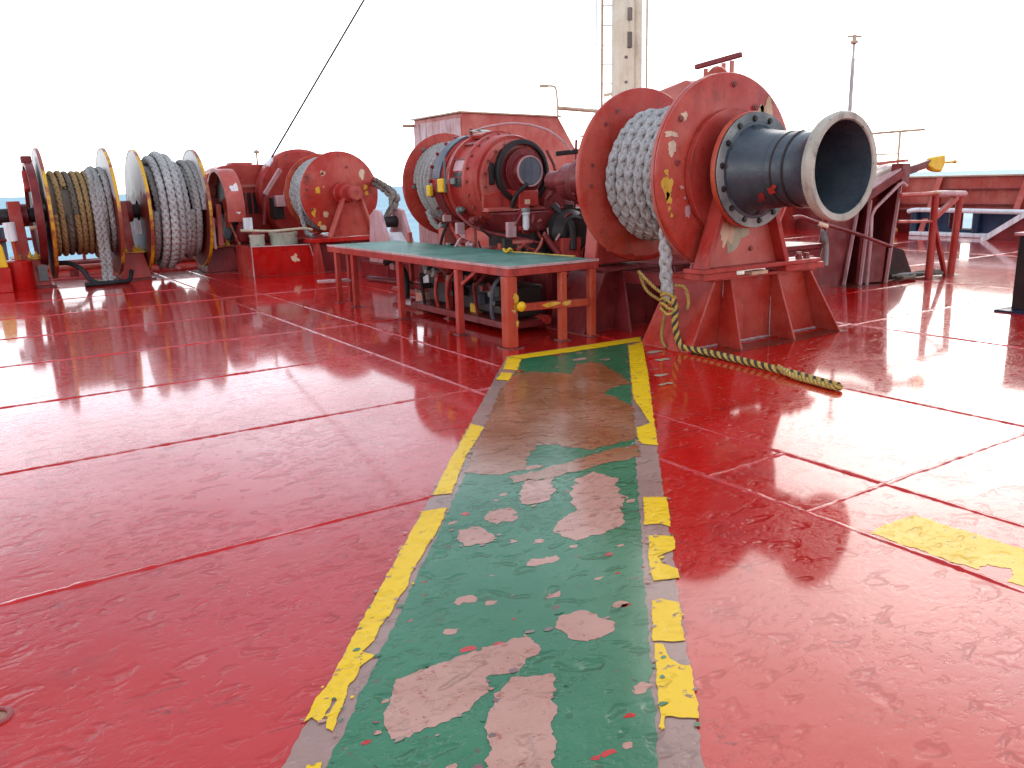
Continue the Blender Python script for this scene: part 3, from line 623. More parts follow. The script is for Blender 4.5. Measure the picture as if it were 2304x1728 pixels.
b = braid(smooth([(5.30+.05*math.cos(i*1.1)+.004*i, 8.2+.06*math.sin(i*1.3), TZ+.025+.014*(i % 3)) for i in range(14)], 6), .014, 3, .06, 5, .01, True); rope_obj('knot', b, 'yellow', tie)
obj('loose_end', MB().tube(smooth([(5.34, 8.15, TZ+.02), (5.4, 7.9, TZ+.02), (5.42, 7.5, TZ+.02), (5.46, 7.1, TZ+.02)], 8), .009, 6), 'line_yellow', tie)

# ---------------------------------------------------------------- winch drive in the middle (gear case, brake, second drum)
GX, GZ = 6.13, 1.63
drv = thing('winch_drive', (GX, 9.8, 0), 'round red gear case and brake unit with narrow rope drum behind green platform', 'winch')
for y0, y1, h, mt in ((8.75, 9.75, .62, 'red_dark'), (10.3, 11.1, .66, 'red')):
    b = obj('foundation', MB().box(5.62, 6.9, y0, y1, h-.04, h), mt, drv, bevel=.006)
    for yy in (y0+.05, y1-.08): obj('web', MB().prism([(5.7, yy, h-.042), (6.85, yy, h-.042), (7.05, yy, 0), (5.56, yy, 0)], (0, .025, 0)), mt, b)
    obj('end_plate', MB().prism([(5.68, y0, h-.042), (5.68, y1, h-.042), (5.53, y1, 0), (5.53, y0, 0)], (.02, 0, 0)), 'red_dark', b)
f3 = flange(drv, GX+.06, 11.12, GZ-.03, .735, .05, (0, 1, 0), 'red_flange')
obj('drum_barrel', MB().lathe([(0, .40), (.62, .40)], (GX+.04, 10.5, GZ), (0, 1, 0), 48), 'red_dark', drv)
bolts(f3, [(5.80, 11.117, 2.10), (5.62, 11.117, 1.58)], (0, -1, 0), .026, .02, 'grey')
# brake band: drum, lining band, lugs
brk = obj('brake_drum', MB().lathe([(0, .58), (.03, .60), (.30, .60), (.33, .585), (.33, .52), (.42, .52), (.42, .605), (.46, .605), (.46, .3)], (GX, 10.42, GZ), (0, -1, 0), 72), 'red', drv, sharp=40)
obj('brake_band', MB().lathe([(0, .603), (0, .625), (.20, .625), (.20, .603)], (GX, 10.33, GZ), (0, -1, 0), 40, closed=True, a0=R(5), a1=R(80)), 'slate', brk)
obj('brake_band', MB().lathe([(0, .603), (0, .625), (.20, .625), (.20, .603)], (GX, 10.33, GZ), (0, -1, 0), 30, closed=True, a0=R(-70), a1=R(-8)), 'red_dark', brk)
for a in (92, 108, 124, 142, 160, 178, 196, 214):
    a = R(a); n = Vector((-math.cos(PI-a) if 0 else math.cos(a), 0, math.sin(a)))
    obj('lug', MB().cyl(Vector((GX, 10.40, GZ)) + n*.57, Vector((GX, 10.40, GZ)) + n*.645, .028, .022, 8), 'red_dark', brk)
cl = obj('clamp_box', MB().box(5.47, 5.56, 10.02, 10.20, 1.50, 1.63), 'red_dark', drv, bevel=.01)
obj('clamp_cap', MB().box(5.44, 5.50, 10.30, 10.40, 1.45, 1.60), 'yellow', drv, bevel=.015)
obj('clamp_cap', MB().box(5.46, 5.56, 9.96, 10.12, 1.50, 1.68), 'yellow', drv, bevel=.015)
obj('clamp_arm', MB().box(5.50, 5.56, 9.72, 9.96, 1.60, 1.68), 'grey', drv, bevel=.01)
obj('clamp_rod', MB().cyl((5.50, 9.95, 1.5), (5.50, 9.95, 1.98), .016, n=8), 'grey', drv)
# gear case
case = obj('gear_case', MB().lathe([(0, .52), (.02, .60), (.05, .62), (.10, .62), (.11, .57), (.40, .57), (.41, .61), (.47, .61), (.50, .585), (.66, .575), (.70, .56), (.70, .50)], (GX-.02, 9.94, GZ), (0, -1, 0), 80), 'red', drv, sharp=35)
bolts(case, ring((GX-.02, 9.438, GZ), (0, -1, 0), .594, 22), (0, -1, 0), .018, .02, 'red_dark')
for a in (100, 128, 152, 175):
    a = R(a); obj('cover_rib', MB().prism([Vector((GX-.02+math.cos(a)*r, y, GZ+math.sin(a)*r)) for r, y in ((.565, 9.84), (.60, 9.84), (.60, 9.53), (.565, 9.53))], (.025, 0, .02)), 'red_dark', case)
obj('inspection_plate', MB().lathe([(0, .572), (0, .585), (.24, .585), (.24, .572)], (GX-.02, 9.81, GZ), (0, -1, 0), 10, closed=True, a0=R(14), a1=R(30)), 'pink', case)
obj('inspection_slot', MB().lathe([(0, .572), (0, .583), (.20, .583), (.20, .572)], (GX-.02, 9.79, GZ), (0, -1, 0), 12, closed=True, a0=R(-6), a1=R(12)), 'dark', case)
face = obj('face_plate', MB().lathe([(0, .0), (0, .50), (.02, .515), (.05, .515), (.06, .49), (.06, .44), (.045, .42), (.045, 0)], (GX-.02, 9.26, GZ), (0, -1, 0), 72), 'red_light', case, sharp=35)
obj('face_ring', MB().lathe([(0, .35), (0, .41), (.07, .41), (.085, .39), (.085, .35)], (GX+.08, 9.22, GZ+.10), (0, -1, 0), 60, closed=True), 'dark', case)
obj('recess', MB().lathe([(0, .345), (.01, 0)], (GX+.08, 9.205, GZ+.10), (0, -1, 0), 48), 'red_dark', case)
mot = obj('motor', MB().lathe([(0, .29), (.05, .285), (.07, .22), (.14, .205), (.16, .19), (.165, 0)], (GX+.10, 9.20, GZ+.11), (0, -1, 0), 48), 'red_dark', case, sharp=30)
obj('motor_cover', MB().lathe([(0, .175), (.012, .17), (.016, .0)], (GX+.10, 9.038, GZ+.11), (0, -1, 0), 40), 'slate', mot)
obj('motor_ring', MB().lathe([(0, .176), (0, .195), (.02, .192), (.02, .176)], (GX+.10, 9.040, GZ+.11), (0, -1, 0), 40, closed=True), 'pink', mot)
obj('dark_opening', MB().box(5.72, 5.80, 9.19, 9.24, 1.58, 1.86), 'dark', case, bevel=.02)
obj('drain_trough', MB().prism([(5.60, 9.12, 1.30), (5.60, 9.20, 1.30), (5.60, 9.20, 1.255), (5.60, 9.05, 1.255), (5.60, 9.05, 1.28)], (1.0, 0, 0)), 'red_light', case)
obj('junction_box', MB().box(6.02, 6.32, 8.98, 9.19, 1.30, 1.50), 'red', case, bevel=.012)
obj('label_plate', MB().box(6.10, 6.18, 8.972, 8.978, 1.33, 1.39), 'chip_cream', case)
obj('support_pipe', MB().tube(smooth([(6.16, 9.0, 1.58), (6.08, 9.0, 1.52), (5.98, 9.02, 1.42), (5.96, 9.06, 1.30)], 8), .03, 10), 'dark', case)
cl_ = obj('clutch_housing', MB().lathe([(0, .16), (.03, .22), (.12, .23), (.14, .28), (.22, .28), (.24, .23), (.50, .22), (.52, .18)], (GX+.12, 7.72, GZ-.04), (0, 1, 0), 40), 'red_dark', drv, sharp=30)
bolts(cl_, ring((GX+.12, 7.858, GZ-.04), (0, -1, 0), .255, 12), (0, -1, 0), .016, .02, 'red')
obj('sump', MB().prism([(5.72, 8.85, 1.24), (6.55, 8.85, 1.24), (6.40, 8.85, .98), (5.9, 8.85, .98)], (0, .9, 0)), 'red_dark', case, bevel=.03)
lm = obj('lamp', MB().lathe([(0, .05), (.05, .05), (.06, .04), (.20, .045), (.24, .03), (.25, 0)], (5.98, 8.78, 1.26), (0, 0, -1), 20), 'white', case)
obj('lamp_cap', MB().lathe([(0, .055), (.05, .055), (.05, 0)], (5.98, 8.78, 1.29), (0, 0, -1), 20), 'grey', lm)
# arches, pipes, brackets on top
obj('pipe_arch', MB().tube(smooth([(5.95, 10.0, 2.28), (6.12, 9.8, 2.34), (6.35, 9.5, 2.36), (6.6, 9.2, 2.27), (6.75, 9.0, 2.1), (6.80, 8.9, 1.98)], 8), .014, 8), 'pink', drv)
obj('pipe_post', MB().cyl((5.95, 10.0, 2.10), (5.95, 10.0, 2.32), .022, n=8), 'red_dark', drv)
obj('top_guard', MB().lathe([(0, .60), (0, .64), (.34, .64), (.34, .60)], (GX, 9.95, GZ), (0, -1, 0), 24, closed=True, a0=R(66), a1=R(128)), 'red', drv)
patch(drv, (6.02, 9.86, 2.285), (.9, -.3, 0), (.05, .5, .12), .34, .30, 'green', 120)
obj('lever', MB().bar((6.62, 9.0, 1.95), (6.95, 8.85, 1.98), .05, .06), 'dark', drv, bevel=.01)
obj('lever_post', MB().cyl((6.85, 8.9, 1.72), (6.88, 8.9, 2.12), .018, n=8), 'red', drv)
obj('valve', MB().lathe([(0, .05), (.04, .08), (.10, .08), (.13, .05), (.2, .05), (.21, 0)], (6.70, 8.85, 1.62), (-.3, -.9, .1), 18), 'dark', drv)
for P, r_, mt in (([(5.56, 9.75, 1.22), (5.60, 9.5, 1.08), (5.72, 9.2, .98), (5.95, 8.95, .92), (6.2, 8.8, .84)], .022, 'red_dark'),
                  ([(6.6, 9.0, 1.55), (6.8, 8.6, 1.45), (6.7, 8.2, 1.38), (6.55, 7.9, 1.36)], .03, 'red_dark'),
                  ([(6.5, 8.9, 1.3), (6.55, 8.6, 1.05), (6.5, 8.5, .75)], .05, 'dark'),
                  ([(5.62, 10.2, 1.2), (5.60, 9.9, .95), (5.62, 9.6, .72)], .03, 'red'),
                  ([(6.2, 8.7, .95), (6.3, 8.6, .75), (6.35, 8.5, .62)], .04, 'red_dark')):
    obj('pipe', MB().tube(smooth(P, 8), r_, 10), mt, drv)
box_body = obj('dark_backing', MB().box(6.9, 7.35, 8.4, 11.2, 0, 1.25), 'dark', drv, bevel=.03)  # dark block added to darken the view behind the gear case
obj('motor_flank', MB().lathe([(0, .18), (.05, .26), (.45, .26), (.5, .18)], (6.72, 9.0, 1.30), (0, 1, 0), 28), 'red_dark', drv)
obj('dark_housing', MB().lathe([(0, .2), (.1, .3), (.5, .3), (.58, .22)], (6.62, 8.6, .95), (0, 1, 0), 28), 'dark', drv)
# posts, brackets and small fittings at the foot of the drive
for x, y, z0, z1, sx, sy, mt in ((5.66, 10.25, .62, 1.02, .20, .16, 'red_light'), (5.72, 9.62, .62, 1.05, .05, .05, 'red_light'), (5.8, 9.1, .60, .85, .07, .07, 'orange_red'), (6.5, 8.62, .62, .9, .3, .2, 'red'), (6.75, 8.25, .60, 1.35, .06, .1, 'red'), (5.62, 9.3, .60, .78, .4, .08, 'red'), (5.45, 11.0, .02, .95, .06, .06, 'red_light'), (5.8, 8.3, .02, .70, .08, .5, 'red_dark')):
    obj('bracket', MB().box(x-sx/2, x+sx/2, y-sy/2, y+sy/2, z0, z1), mt, drv, bevel=.008)
obj('hand_wheel', MB().lathe([(0, .0), (.0, .17), (.02, .19), (.04, .17), (.06, .06), (.06, 0)], (5.98, 8.95, .84), (0, 0, 1), 28), 'red_light', drv)
obj('wheel_stem', MB().cyl((5.98, 8.95, .5), (5.98, 8.95, .84), .025, n=10), 'grey', drv)
# clutter of pipes and valves low under the platform
for i, (P, r_, mt) in enumerate([([(4.9, 11.3, .3), (5.1, 10.6, .28), (5.2, 9.8, .25), (5.2, 8.2, .25)], .045, 'red_dark'), ([(5.25, 11.2, .12), (5.3, 9.6, .12), (5.3, 7.4, .12)], .05, 'red'),
        ([(5.0, 10.9, .55), (5.05, 10.7, .6), (5.05, 10.4, .4), (5.0, 10.3, .1)], .05, 'tyre'), ([(5.3, 10.2, .6), (5.28, 10.0, .45), (5.3, 9.7, .42), (5.3, 9.3, .45)], .035, 'grey')]):
    obj('pipe', MB().tube(smooth(P, 8), r_, 10), mt, drv)
obj('dark_fill_box', MB().box(4.95, 5.36, 7.55, 9.55, .14, .50), 'dark', drv, bevel=.04)  # dark box added to deepen the black under the platform
for k in range(18):
    rk = random.Random(900+k); yy = 7.6+k*.11+rk.uniform(-.04, .04); hh = rk.uniform(.12, .5); mt = rk.choice(['dark', 'dark', 'red_dark', 'grey', 'slate', 'red'])
    if k % 3 == 0: obj('valve', MB().lathe([(0, .03), (.02, .06), (.1, .06), (.12, .03), (.2, .03), (.2, 0)], (4.95, yy, hh+.1), (-1, 0, rk.uniform(-.2, .3)), 12), mt, drv)
    elif k % 3 == 1: obj('pipe', MB().tube(smooth([(4.94, yy, .62), (4.82, yy+.03, .5), (4.80, yy+.06, hh), (4.86, yy+.1, .1)], 6), .022, 8), mt, drv)
    else: obj('bracket', MB().box(4.84, 4.945, yy-.05, yy+.05, hh, hh+rk.uniform(.06, .2)), mt, drv, bevel=.01)
obj('fill_box_base', MB().box(4.80, 5.40, 7.45, 9.75, .05, .13), 'red_dark', drv, bevel=.01)
for x, y, z, s, mt in ((5.1, 10.55, .33, .10, 'white'), (5.22, 10.0, .36, .12, 'white'), (5.2, 10.02, .52, .09, 'grey'), (5.05, 10.75, .5, .08, 'pink'), (5.2, 9.55, .5, .07, 'red_light'), (5.15, 8.9, .3, .1, 'dark'), (5.0, 8.4, .16, .12, 'chip_yellow'), (5.2, 7.9, .22, .12, 'palegreen'), (5.1, 9.95, .12, .16, 'primer')):
    obj('valve_block', MB().box(x-s*.5, x+s*.5, y-s*.7, y+s*.7, z-s*.5, z+s*.6), mt, drv, bevel=.015)
# small fittings crowding the front and flank of the gear case
rs = random.Random(21)
for i in range(64):
    if i < 34: x, y, z = rs.uniform(5.62, 6.75), rs.uniform(8.6, 8.98), rs.uniform(.68, 1.28)
    elif i < 50: x, y, z = rs.uniform(6.45, 6.95), rs.uniform(8.2, 8.9), rs.uniform(1.2, 2.0)
    else: x, y, z = rs.uniform(5.50, 5.62), rs.uniform(9.2, 10.3), rs.uniform(.70, 1.25)
    mt = rs.choice(['red', 'red_dark', 'red_dark', 'red_light', 'dark', 'dark', 'grey', 'pink']); a = rs.uniform(.025, .07); k = i % 4
    if k == 0: obj('bracket', MB().box(x-a, x+a, y-a*.5, y+a*.5, z-a*rs.uniform(.5, 2), z+a), mt, drv, bevel=.006)
    elif k == 1: obj('pipe', MB().tube(smooth([(x, y, z), (x+rs.uniform(-.15, .15), y, z-rs.uniform(.05, .2)), (x+rs.uniform(-.25, .25), y+.1, z-rs.uniform(.2, .35))], 6), a*.3, 8), mt, drv)
    elif k == 2: obj('union', MB().lathe([(0, a*.5), (.02, a*.8), (.05, a*.8), (.06, a*.5), (.12, a*.5), (.12, 0)], (x, y, z), (rs.uniform(-.4, .4), -1, rs.uniform(-.4, .4)), 12), mt, drv)
    else: obj('bracket', MB().bar((x, y, z), (x+rs.uniform(-.16, .16), y-.02, z+rs.uniform(-.2, .1)), a*.9, a*.4), mt, drv, bevel=.004)
bolts(case, ring((GX-.02, 9.198, GZ), (0, -1, 0), .465, 18, .2), (0, -1, 0), .02, .022, 'red_dark')
obj('oil_pipe', MB().tube(smooth([(6.55, 9.1, 2.0), (6.62, 9.02, 1.75), (6.56, 9.0, 1.5), (6.44, 9.0, 1.38)], 8), .02, 8), 'red_dark', case)
obj('side_cheek', MB().prism([(5.60, 9.17, 1.46), (5.60, 9.17, 1.26), (6.62, 9.17, 1.26), (6.62, 9.17, 1.42), (6.40, 9.17, 1.52), (5.86, 9.17, 1.52)], (0, .05, 0)), 'red', case, bevel=.01)
# rope on the second drum
r2 = thing('mooring_rope', (GX, 10.8, 0), 'grey rope packed on narrow drum beside round gear case', 'rope', 'mooring ropes wound on winch drums')
rope_obj('wound_turns', braid(helix(GX+.04, 10.56, GZ, .53, .105, 5, PI, seed=8), .055, 8, .26, 5, .03), 'rope_dirty', r2)
rope_obj('loose_end', braid(smooth([(5.56, 10.6, 1.25), (5.60, 10.55, 1.1), (5.66, 10.5, 1.02), (5.70, 10.45, 1.06)], 8), .05, 6, .22, 5, .02), 'rope_dirty', r2)

# tall gear cover behind the near drum
gc = thing('gear_cover', (8.2, 7.6, 0), 'faded red gear cover with bar handle on top, rising behind nearest drum', 'machine')
body = obj('cover', MB().prism([(7.4, 8.3, .6), (7.4, 8.3, 2.35), (7.4, 8.1, 2.62), (7.4, 7.5, 2.72), (7.4, 7.2, 2.6), (7.4, 7.1, 2.2), (7.4, 7.1, .6)], (.55, 0, 0)), 'red_light', gc, bevel=.03)
obj('cover_base', MB().box(7.35, 8.0, 7.55, 8.4, 0, .6), 'red_dark', gc, bevel=.01)
obj('handle_bar', MB().bar((7.95, 7.86, 2.93), (8.05, 7.22, 3.0), .06, .06), 'red_dark', gc, bevel=.01)
for y, zt in ((7.74, 2.94), (7.45, 2.97), (7.32, 2.98)): obj('handle_post', MB().bar((8.0, y, 2.74), (8.0, y, zt-.04), .04, .04), 'red_light', gc)
obj('hinge', MB().bar((7.62, 7.45, 2.62), (7.62, 7.2, 2.78), .05, .13), 'dark', gc, bevel=.015)
obj('hinge', MB().bar((7.62, 7.55, 2.50), (7.62, 7.38, 2.55), .05, .07), 'dark', gc, bevel=.01)
obj('collar', MB().lathe([(0, .10), (.05, .13), (.12, .13), (.16, .10)], (7.66, 7.15, 2.70), (-1, 0, .1), 20), 'orange_red', gc)

# ---------------------------------------------------------------- steel deckhouse behind
dh = thing('steel_deckhouse', (11.1, 17.1, 0), 'box-shaped red steel deckhouse with sloping right end', 'deckhouse')
obj('wall', MB().prism([(9.3, 16.0, 0), (13.4, 16.0, 0), (12.45, 16.0, 2.15), (11.85, 16.0, 3.02), (9.3, 16.0, 3.07)], (0, 2.2, 0)), 'red_light', dh)
for k in range(7): obj('wall_panel', MB().box(9.27, 9.298, 16.02+k*.312, 16.02+k*.312+.30, .02, 2.98), 'pink', dh, bevel=.006)
obj('roof', MB().prism([(9.22, 15.94, 3.075), (11.90, 15.94, 3.024), (11.90, 18.26, 3.024), (9.22, 18.26, 3.075)], (0, 0, .035)), 'rail', dh, bevel=.006)
obj('roof_pipe', MB().cyl((9.0, 18.2, 2.95), (9.4, 18.2, 2.96), .035, n=8), 'rail', dh)
obj('hatch_handle', MB().box(9.24, 9.27, 16.9, 17.3, 2.42, 2.46), 'red_dark', dh)
obj('hatch_frame', MB().box(9.235, 9.268, 16.85, 16.9, 1.4, 2.45), 'red_dark', dh)
obj('deck_light', MB().tube(smooth([(11.86, 16.02, 3.05), (11.84, 16.02, 3.45), (11.80, 16.02, 3.66), (11.7, 16.02, 3.70), (11.5, 16.02, 3.69)], 6), .022, 8), 'rail', dh)
obj('deck_light_head', MB().box(11.38, 11.56, 15.97, 16.07, 3.66, 3.72), 'rail', dh, bevel=.01)
obj('rail_bar', MB().cyl((11.86, 16.02, 3.23), (13.6, 16.0, 3.16), .045, n=10), 'rail', dh)
obj('hand_rail', MB().cyl((12.5, 16.02, 2.62), (14.5, 16.0, 2.60), .02, n=8), 'rail', dh)
obj('rail_post', MB().cyl((13.58, 16.01, .0), (13.58, 16.01, 3.16), .03, n=8), 'rail', dh)
obj('rail_post', MB().cyl((14.48, 16.01, .0), (14.48, 16.01, 2.62), .03, n=8), 'rail', dh)

# ---------------------------------------------------------------- mast
ms = thing('cream_mast', (15.05, 17.4, 0), 'tall cream mast with ladder, streaked with rust', 'mast')
obj('mast_tube', MB().lathe([(0, .34), (6, .30), (15.5, .24), (15.5, 0)], (15.02, 17.42, 0), (0, 0, 1), 32), 'cream', ms)
obj('side_pipe', MB().cyl((15.30, 17.16, 0), (15.24, 17.18, 15), .11, n=14), 'cream', ms)
obj('cable_conduit', MB().cyl((15.47, 17.02, 0), (15.44, 17.04, 15), .025, n=8), 'rail', ms)
ld = obj('ladder_rail', MB().cyl((14.58, 17.78, 2.9), (14.66, 17.72, 14), .032, n=8), 'rail', ms)
for k in range(14):
    z = 3.1 + k*.47; obj('rung', MB().cyl((14.58+.002*k, 17.78-.002*k, z), (14.86, 17.56, z), .013, n=6), 'rail', ms)
obj('halyard', MB().cyl((14.46, 17.87, 1.4), (14.52, 17.82, 14), .012, n=6), 'galv', ms)
for z0, hh in ((4.85, .38), (5.5, .3)): obj('rust_bracket', MB().box(14.90, 15.0, 17.06, 17.14, z0, z0+hh), 'chainm', ms, bevel=.01)
for z in (3.5, 4.0, 4.6): obj('clip', MB().box(14.84, 14.9, 17.12, 17.2, z, z+.06), 'chainm', ms)
obj('float_switch', MB().bar((14.6, 17.72, 3.75), (14.86, 17.5, 3.80), .05, .08), 'cream', ms, bevel=.01)
ap = thing('antenna_pole', (18.75, 13.3, 0), 'thin grey pole with small crosspiece on top, right of big drum', 'pole')
obj('pole', MB().lathe([(0, .06), (3.0, .05), (4.3, .045), (4.31, .03), (4.75, .03)], (18.75, 13.3, 0), (0, 0, 1), 12), 'galv', ap)
obj('lamp_head', MB().lathe([(0, .03), (.03, .09), (.08, .09), (.1, .05), (.22, .045), (.24, 0)], (18.75, 13.3, 4.62), (0, 0, 1), 12), 'rail', ap)
obj('crosspiece', MB().cyl((18.62, 13.4, 4.80), (18.88, 13.2, 4.80), .025, n=6), 'rail', ap)
st = thing('stay_wire', (5.23, 16.6, 2.06), 'thin grey stay wire slanting up into the white sky', 'wire')
obj('wire', MB().cyl((5.23, 16.6, 2.06), (15.02, 17.42, 15.42), .019, n=6), 'dark', st)
obj('shackle', MB().lathe([(0, .02), (.02, .045), (.16, .045), (.2, .02)], (5.23, 16.6, 2.04), (.59, .05, .80), 10), 'white', st)

# ---------------------------------------------------------------- twin-drum winch on the left
LY, LZ, LR = 17.6, 1.27, 1.16
lw = thing('twin_drum_winch', (2.6, LY, 0), 'two-drum mooring winch with yellow-edged flanges at far left', 'winch')
def lstand(x, base, post, ztop, mat='red'):
    y0, y1 = LY-.45, LY+.35
    s_ = obj('stand', MB().prism([(x-base, y0, .03), (x+base, y0, .03), (x+post*1.15, y0+.1, .50), (x-post*1.15, y0+.1, .50)], (0, y1-y0, 0)), mat, lw, bevel=.01)
    obj('base_plate', MB().box(x-base-.06, x+base+.06, y0-.06, y1+.06, 0, .028), 'red_dark', s_)
    obj('post', MB().prism([(x-post, y0+.12, .535), (x+post*.3, y0+.12, .535), (x+post*.1, y0+.2, ztop), (x-post, y0+.2, ztop)], (0, .10, 0)), mat, s_, bevel=.01)
    obj('post', MB().prism([(x-post, LY+.1, .535), (x+post*.3, LY+.1, .535), (x+post*.1, LY+.05, ztop), (x-post, LY+.05, ztop)], (0, .10, 0)), 'red_dark', s_, bevel=.01)
    obj('ledge', MB().box(x-post*1.4, x+post*1.4, y0+.05, y1-.05, .502, .533), 'rimyellow', s_, bevel=.006)
    obj('bearing', MB().lathe([(-.14, .16), (-.12, .2), (.12, .2), (.14, .16)], (x, LY, LZ), (1, 0, 0), 24), 'red_dark', s_)
    for i in range(4):
        p = (x+(-.7+.45*i)*post*1.2, y0+.12+.05*(i % 2), .534)
        obj('nut', MB().lathe([(0, .05), (.05, .045), (.06, .02), (.10, .02)], p, (0, 0, 1), 6), 'chip_yellow', s_)
    return s_
s1 = lstand(.98, .32, .18, 1.52); s2 = lstand(2.72, .27, .16, 1.45); s3 = lstand(4.35, .34, .2, .9, 'red_dark')
obj('worn_plate', MB().box(1.10, 1.25, LY-.475, LY-.462, .12, .40), 'grey', s1)
obj('worn_plate', MB().box(2.80, 2.92, LY-.36, LY-.345, .85, 1.1), 'white', s2)
for x, th in ((1.36, .05), (2.44, .05), (2.96, .05), (4.02, .05)):
    flange(lw, x, LY, LZ, LR-(.03 if x > 2.9 else 0), th, (1, 0, 0), 'whitish', rimmat='rimyellow')
obj('drum_barrel', MB().lathe([(0, .45), (1.06, .45)], (1.39, LY, LZ), (1, 0, 0), 40), 'red_dark', lw)
obj('drum_barrel', MB().lathe([(0, .45), (1.06, .45)], (2.99, LY, LZ), (1, 0, 0), 40), 'red_dark', lw)
obj('shaft', MB().lathe([(0, .13), (4.0, .13)], (.62, LY, LZ), (1, 0, 0), 20), 'dark', lw)
gr = obj('brake_ring', MB().lathe([(0, .86), (0, .93), (.13, .93), (.13, .86)], (1.16, LY, LZ), (1, 0, 0), 72, closed=True), 'red_dark', lw)
obj('brake_disc', MB().lathe([(0, .2), (0, .86), (.03, .86), (.03, .2)], (1.22, LY, LZ), (1, 0, 0), 60, closed=True), 'dark', lw)
obj('brake_lug', MB().box(1.13, 1.30, LY-.12, LY+.12, 2.18, 2.30), 'red_dark', lw, bevel=.02)
obj('brake_lug', MB().bar((1.14, LY-.3, 2.02), (1.14, LY-.5, 1.7), .10, .12), 'red', lw, bevel=.02)
obj('brake_rod', MB().cyl((1.08, LY-.35, 1.05), (1.30, LY-.35, 1.05), .04, n=10), 'chip_cream', lw)
obj('brake_rod', MB().cyl((1.22, LY-.4, .55), (1.20, LY-.4, 1.02), .025, n=8), 'pink', lw)
# gear guard hoop at the right-hand end
gd = obj('gear_guard', MB().lathe([(0, .70), (0, .755), (.34, .755), (.34, .70)], (4.40, LY-.2, LZ), (1, 0, 0), 48, closed=True, a0=R(-20), a1=R(195)), 'red_light', lw, sharp=40)
patch(gd, (4.745, LY-.84, LZ+.28), (0, 1, 0), (0, 0, 1), .03, .03, 'white', 160)
for z0, hh in ((1.62, .2), (1.30, .26)): patch(gd, (4.60, LY-.2-.757*math.cos(R(12 if z0 < 1.5 else 26)), z0), (1, 0, 0), (0, .1, 1), .15, hh, 'white', int(z0*100), amp=.3)
obj('gear_wheel', MB().lathe([(0, .1), (0, .62), (.1, .62), (.1, .1)], (4.54, LY-.2, LZ), (1, 0, 0), 40, closed=True), 'dark', lw)
for a in range(0, 360, 20):
    a = R(a); c = Vector((4.59, LY-.2+math.cos(a)*.64, LZ+math.sin(a)*.64)); obj('gear_tooth', MB().bar(c-Vector((.05, 0, 0)), c+Vector((.05, 0, 0)), .05, .06), 'dark', lw)
for P, wd, mt in ((((4.30, LY-.6, .55), (4.34, LY-.55, 1.35)), .10, 'red_light'), (((4.62, LY-.75, .55), (4.46, LY-.6, 1.2)), .06, 'red_light'), (((4.50, LY-.55, .9), (4.50, LY-.5, 1.45)), .12, 'orange_red'), (((4.15, LY-.75, .5), (4.17, LY-.7, 1.1)), .05, 'pink')):
    obj('brace', MB().bar(P[0], P[1], wd, wd*.6), mt, lw, bevel=.01)
obj('pump', MB().lathe([(0, .09), (.05, .12), (.3, .12), (.34, .08)], (4.68, LY-.85, .62), (0, 0, 1), 18), 'red_dark', lw)
obj('tag_plate', MB().box(4.66, 4.84, LY-1.0, LY-.99, .84, 1.08), 'white', lw)
lr1 = thing('mooring_rope', (1.9, LY, 0), 'tan and grey rope on leftmost drum with thick grey tail to deck', 'rope', 'mooring ropes wound on winch drums')
hx = lambda x0, r, p, n, a0, sd, wob=.02: helix(LY, x0, LZ, r, p, n, a0, 'x', wob, sd)
obj('under_layer', MB().lathe([(0, .68), (.98, .68)], (1.43, LY, LZ), (1, 0, 0), 48), 'rope_brown', lr1)
rope_obj('tan_turns', braid(hx(1.47, .72, .118, 1.9, PI, 11), .055, 6, .34, 6, .035), 'rope_tan', lr1)
rope_obj('brown_turns', braid(hx(1.70, .715, .115, 1.0, PI, 12), .055, 6, .34, 6, .035), 'rope_brown', lr1)
rope_obj('tan_turns', braid(hx(1.82, .72, .105, 4.0, PI, 13), .052, 6, .34, 6, .035), 'rope_tan', lr1)
rope_obj('grey_turns', braid(hx(2.14, .80, .11, 2.4, PI*.6, 14, .05), .06, 6, .34, 6, .03), 'rope_dirty', lr1)
for dx, zb in ((0, .06), (.085, .05)):
    rope_obj('hanging_tail', braid(smooth([(2.14+dx, LY-.60, 1.85), (2.12+dx, LY-.78, 1.55), (2.13+dx, LY-.84, 1.2), (2.13+dx*1.1, LY-.85, .8), (2.13+dx, LY-.86, .4), (2.12+dx, LY-.86, zb)], 8), .062, 6, .34, 6, .03), 'rope_dirty', lr1)
lr2 = thing('mooring_rope', (3.5, LY, 0), 'fat loose coils of pale grey rope bulging over second drum from left', 'rope', 'mooring ropes wound on winch drums')
rope_obj('inner_turns', braid(hx(3.06, .78, .13, 7, PI, 15), .066, 6, .34, 6, .04), 'rope_dirty', lr2)
pth = []
for i in range(int(4.2*72)):
    a = PI + 2*PI*i/72; u = i/(4.2*72); R_ = .86 + .20*math.sin(PI*min(1, u*1.08)) + .02*noise.noise(Vector((i*.07, 3, 1))); q = 3.12 + .58*u + .02*math.sin(a)
    pth.append(Vector((q, LY+math.cos(a)*R_, LZ-.02+math.sin(a)*R_*1.0)))
rope_obj('loose_coils', braid(pth, .078, 6, .40, 6, .03), 'rope', lr2)
rope_obj('outer_turns', braid(hx(3.76, .88, .12, 2, PI, 17, .03), .066, 6, .34, 6, .035), 'rope_dirty', lr2)
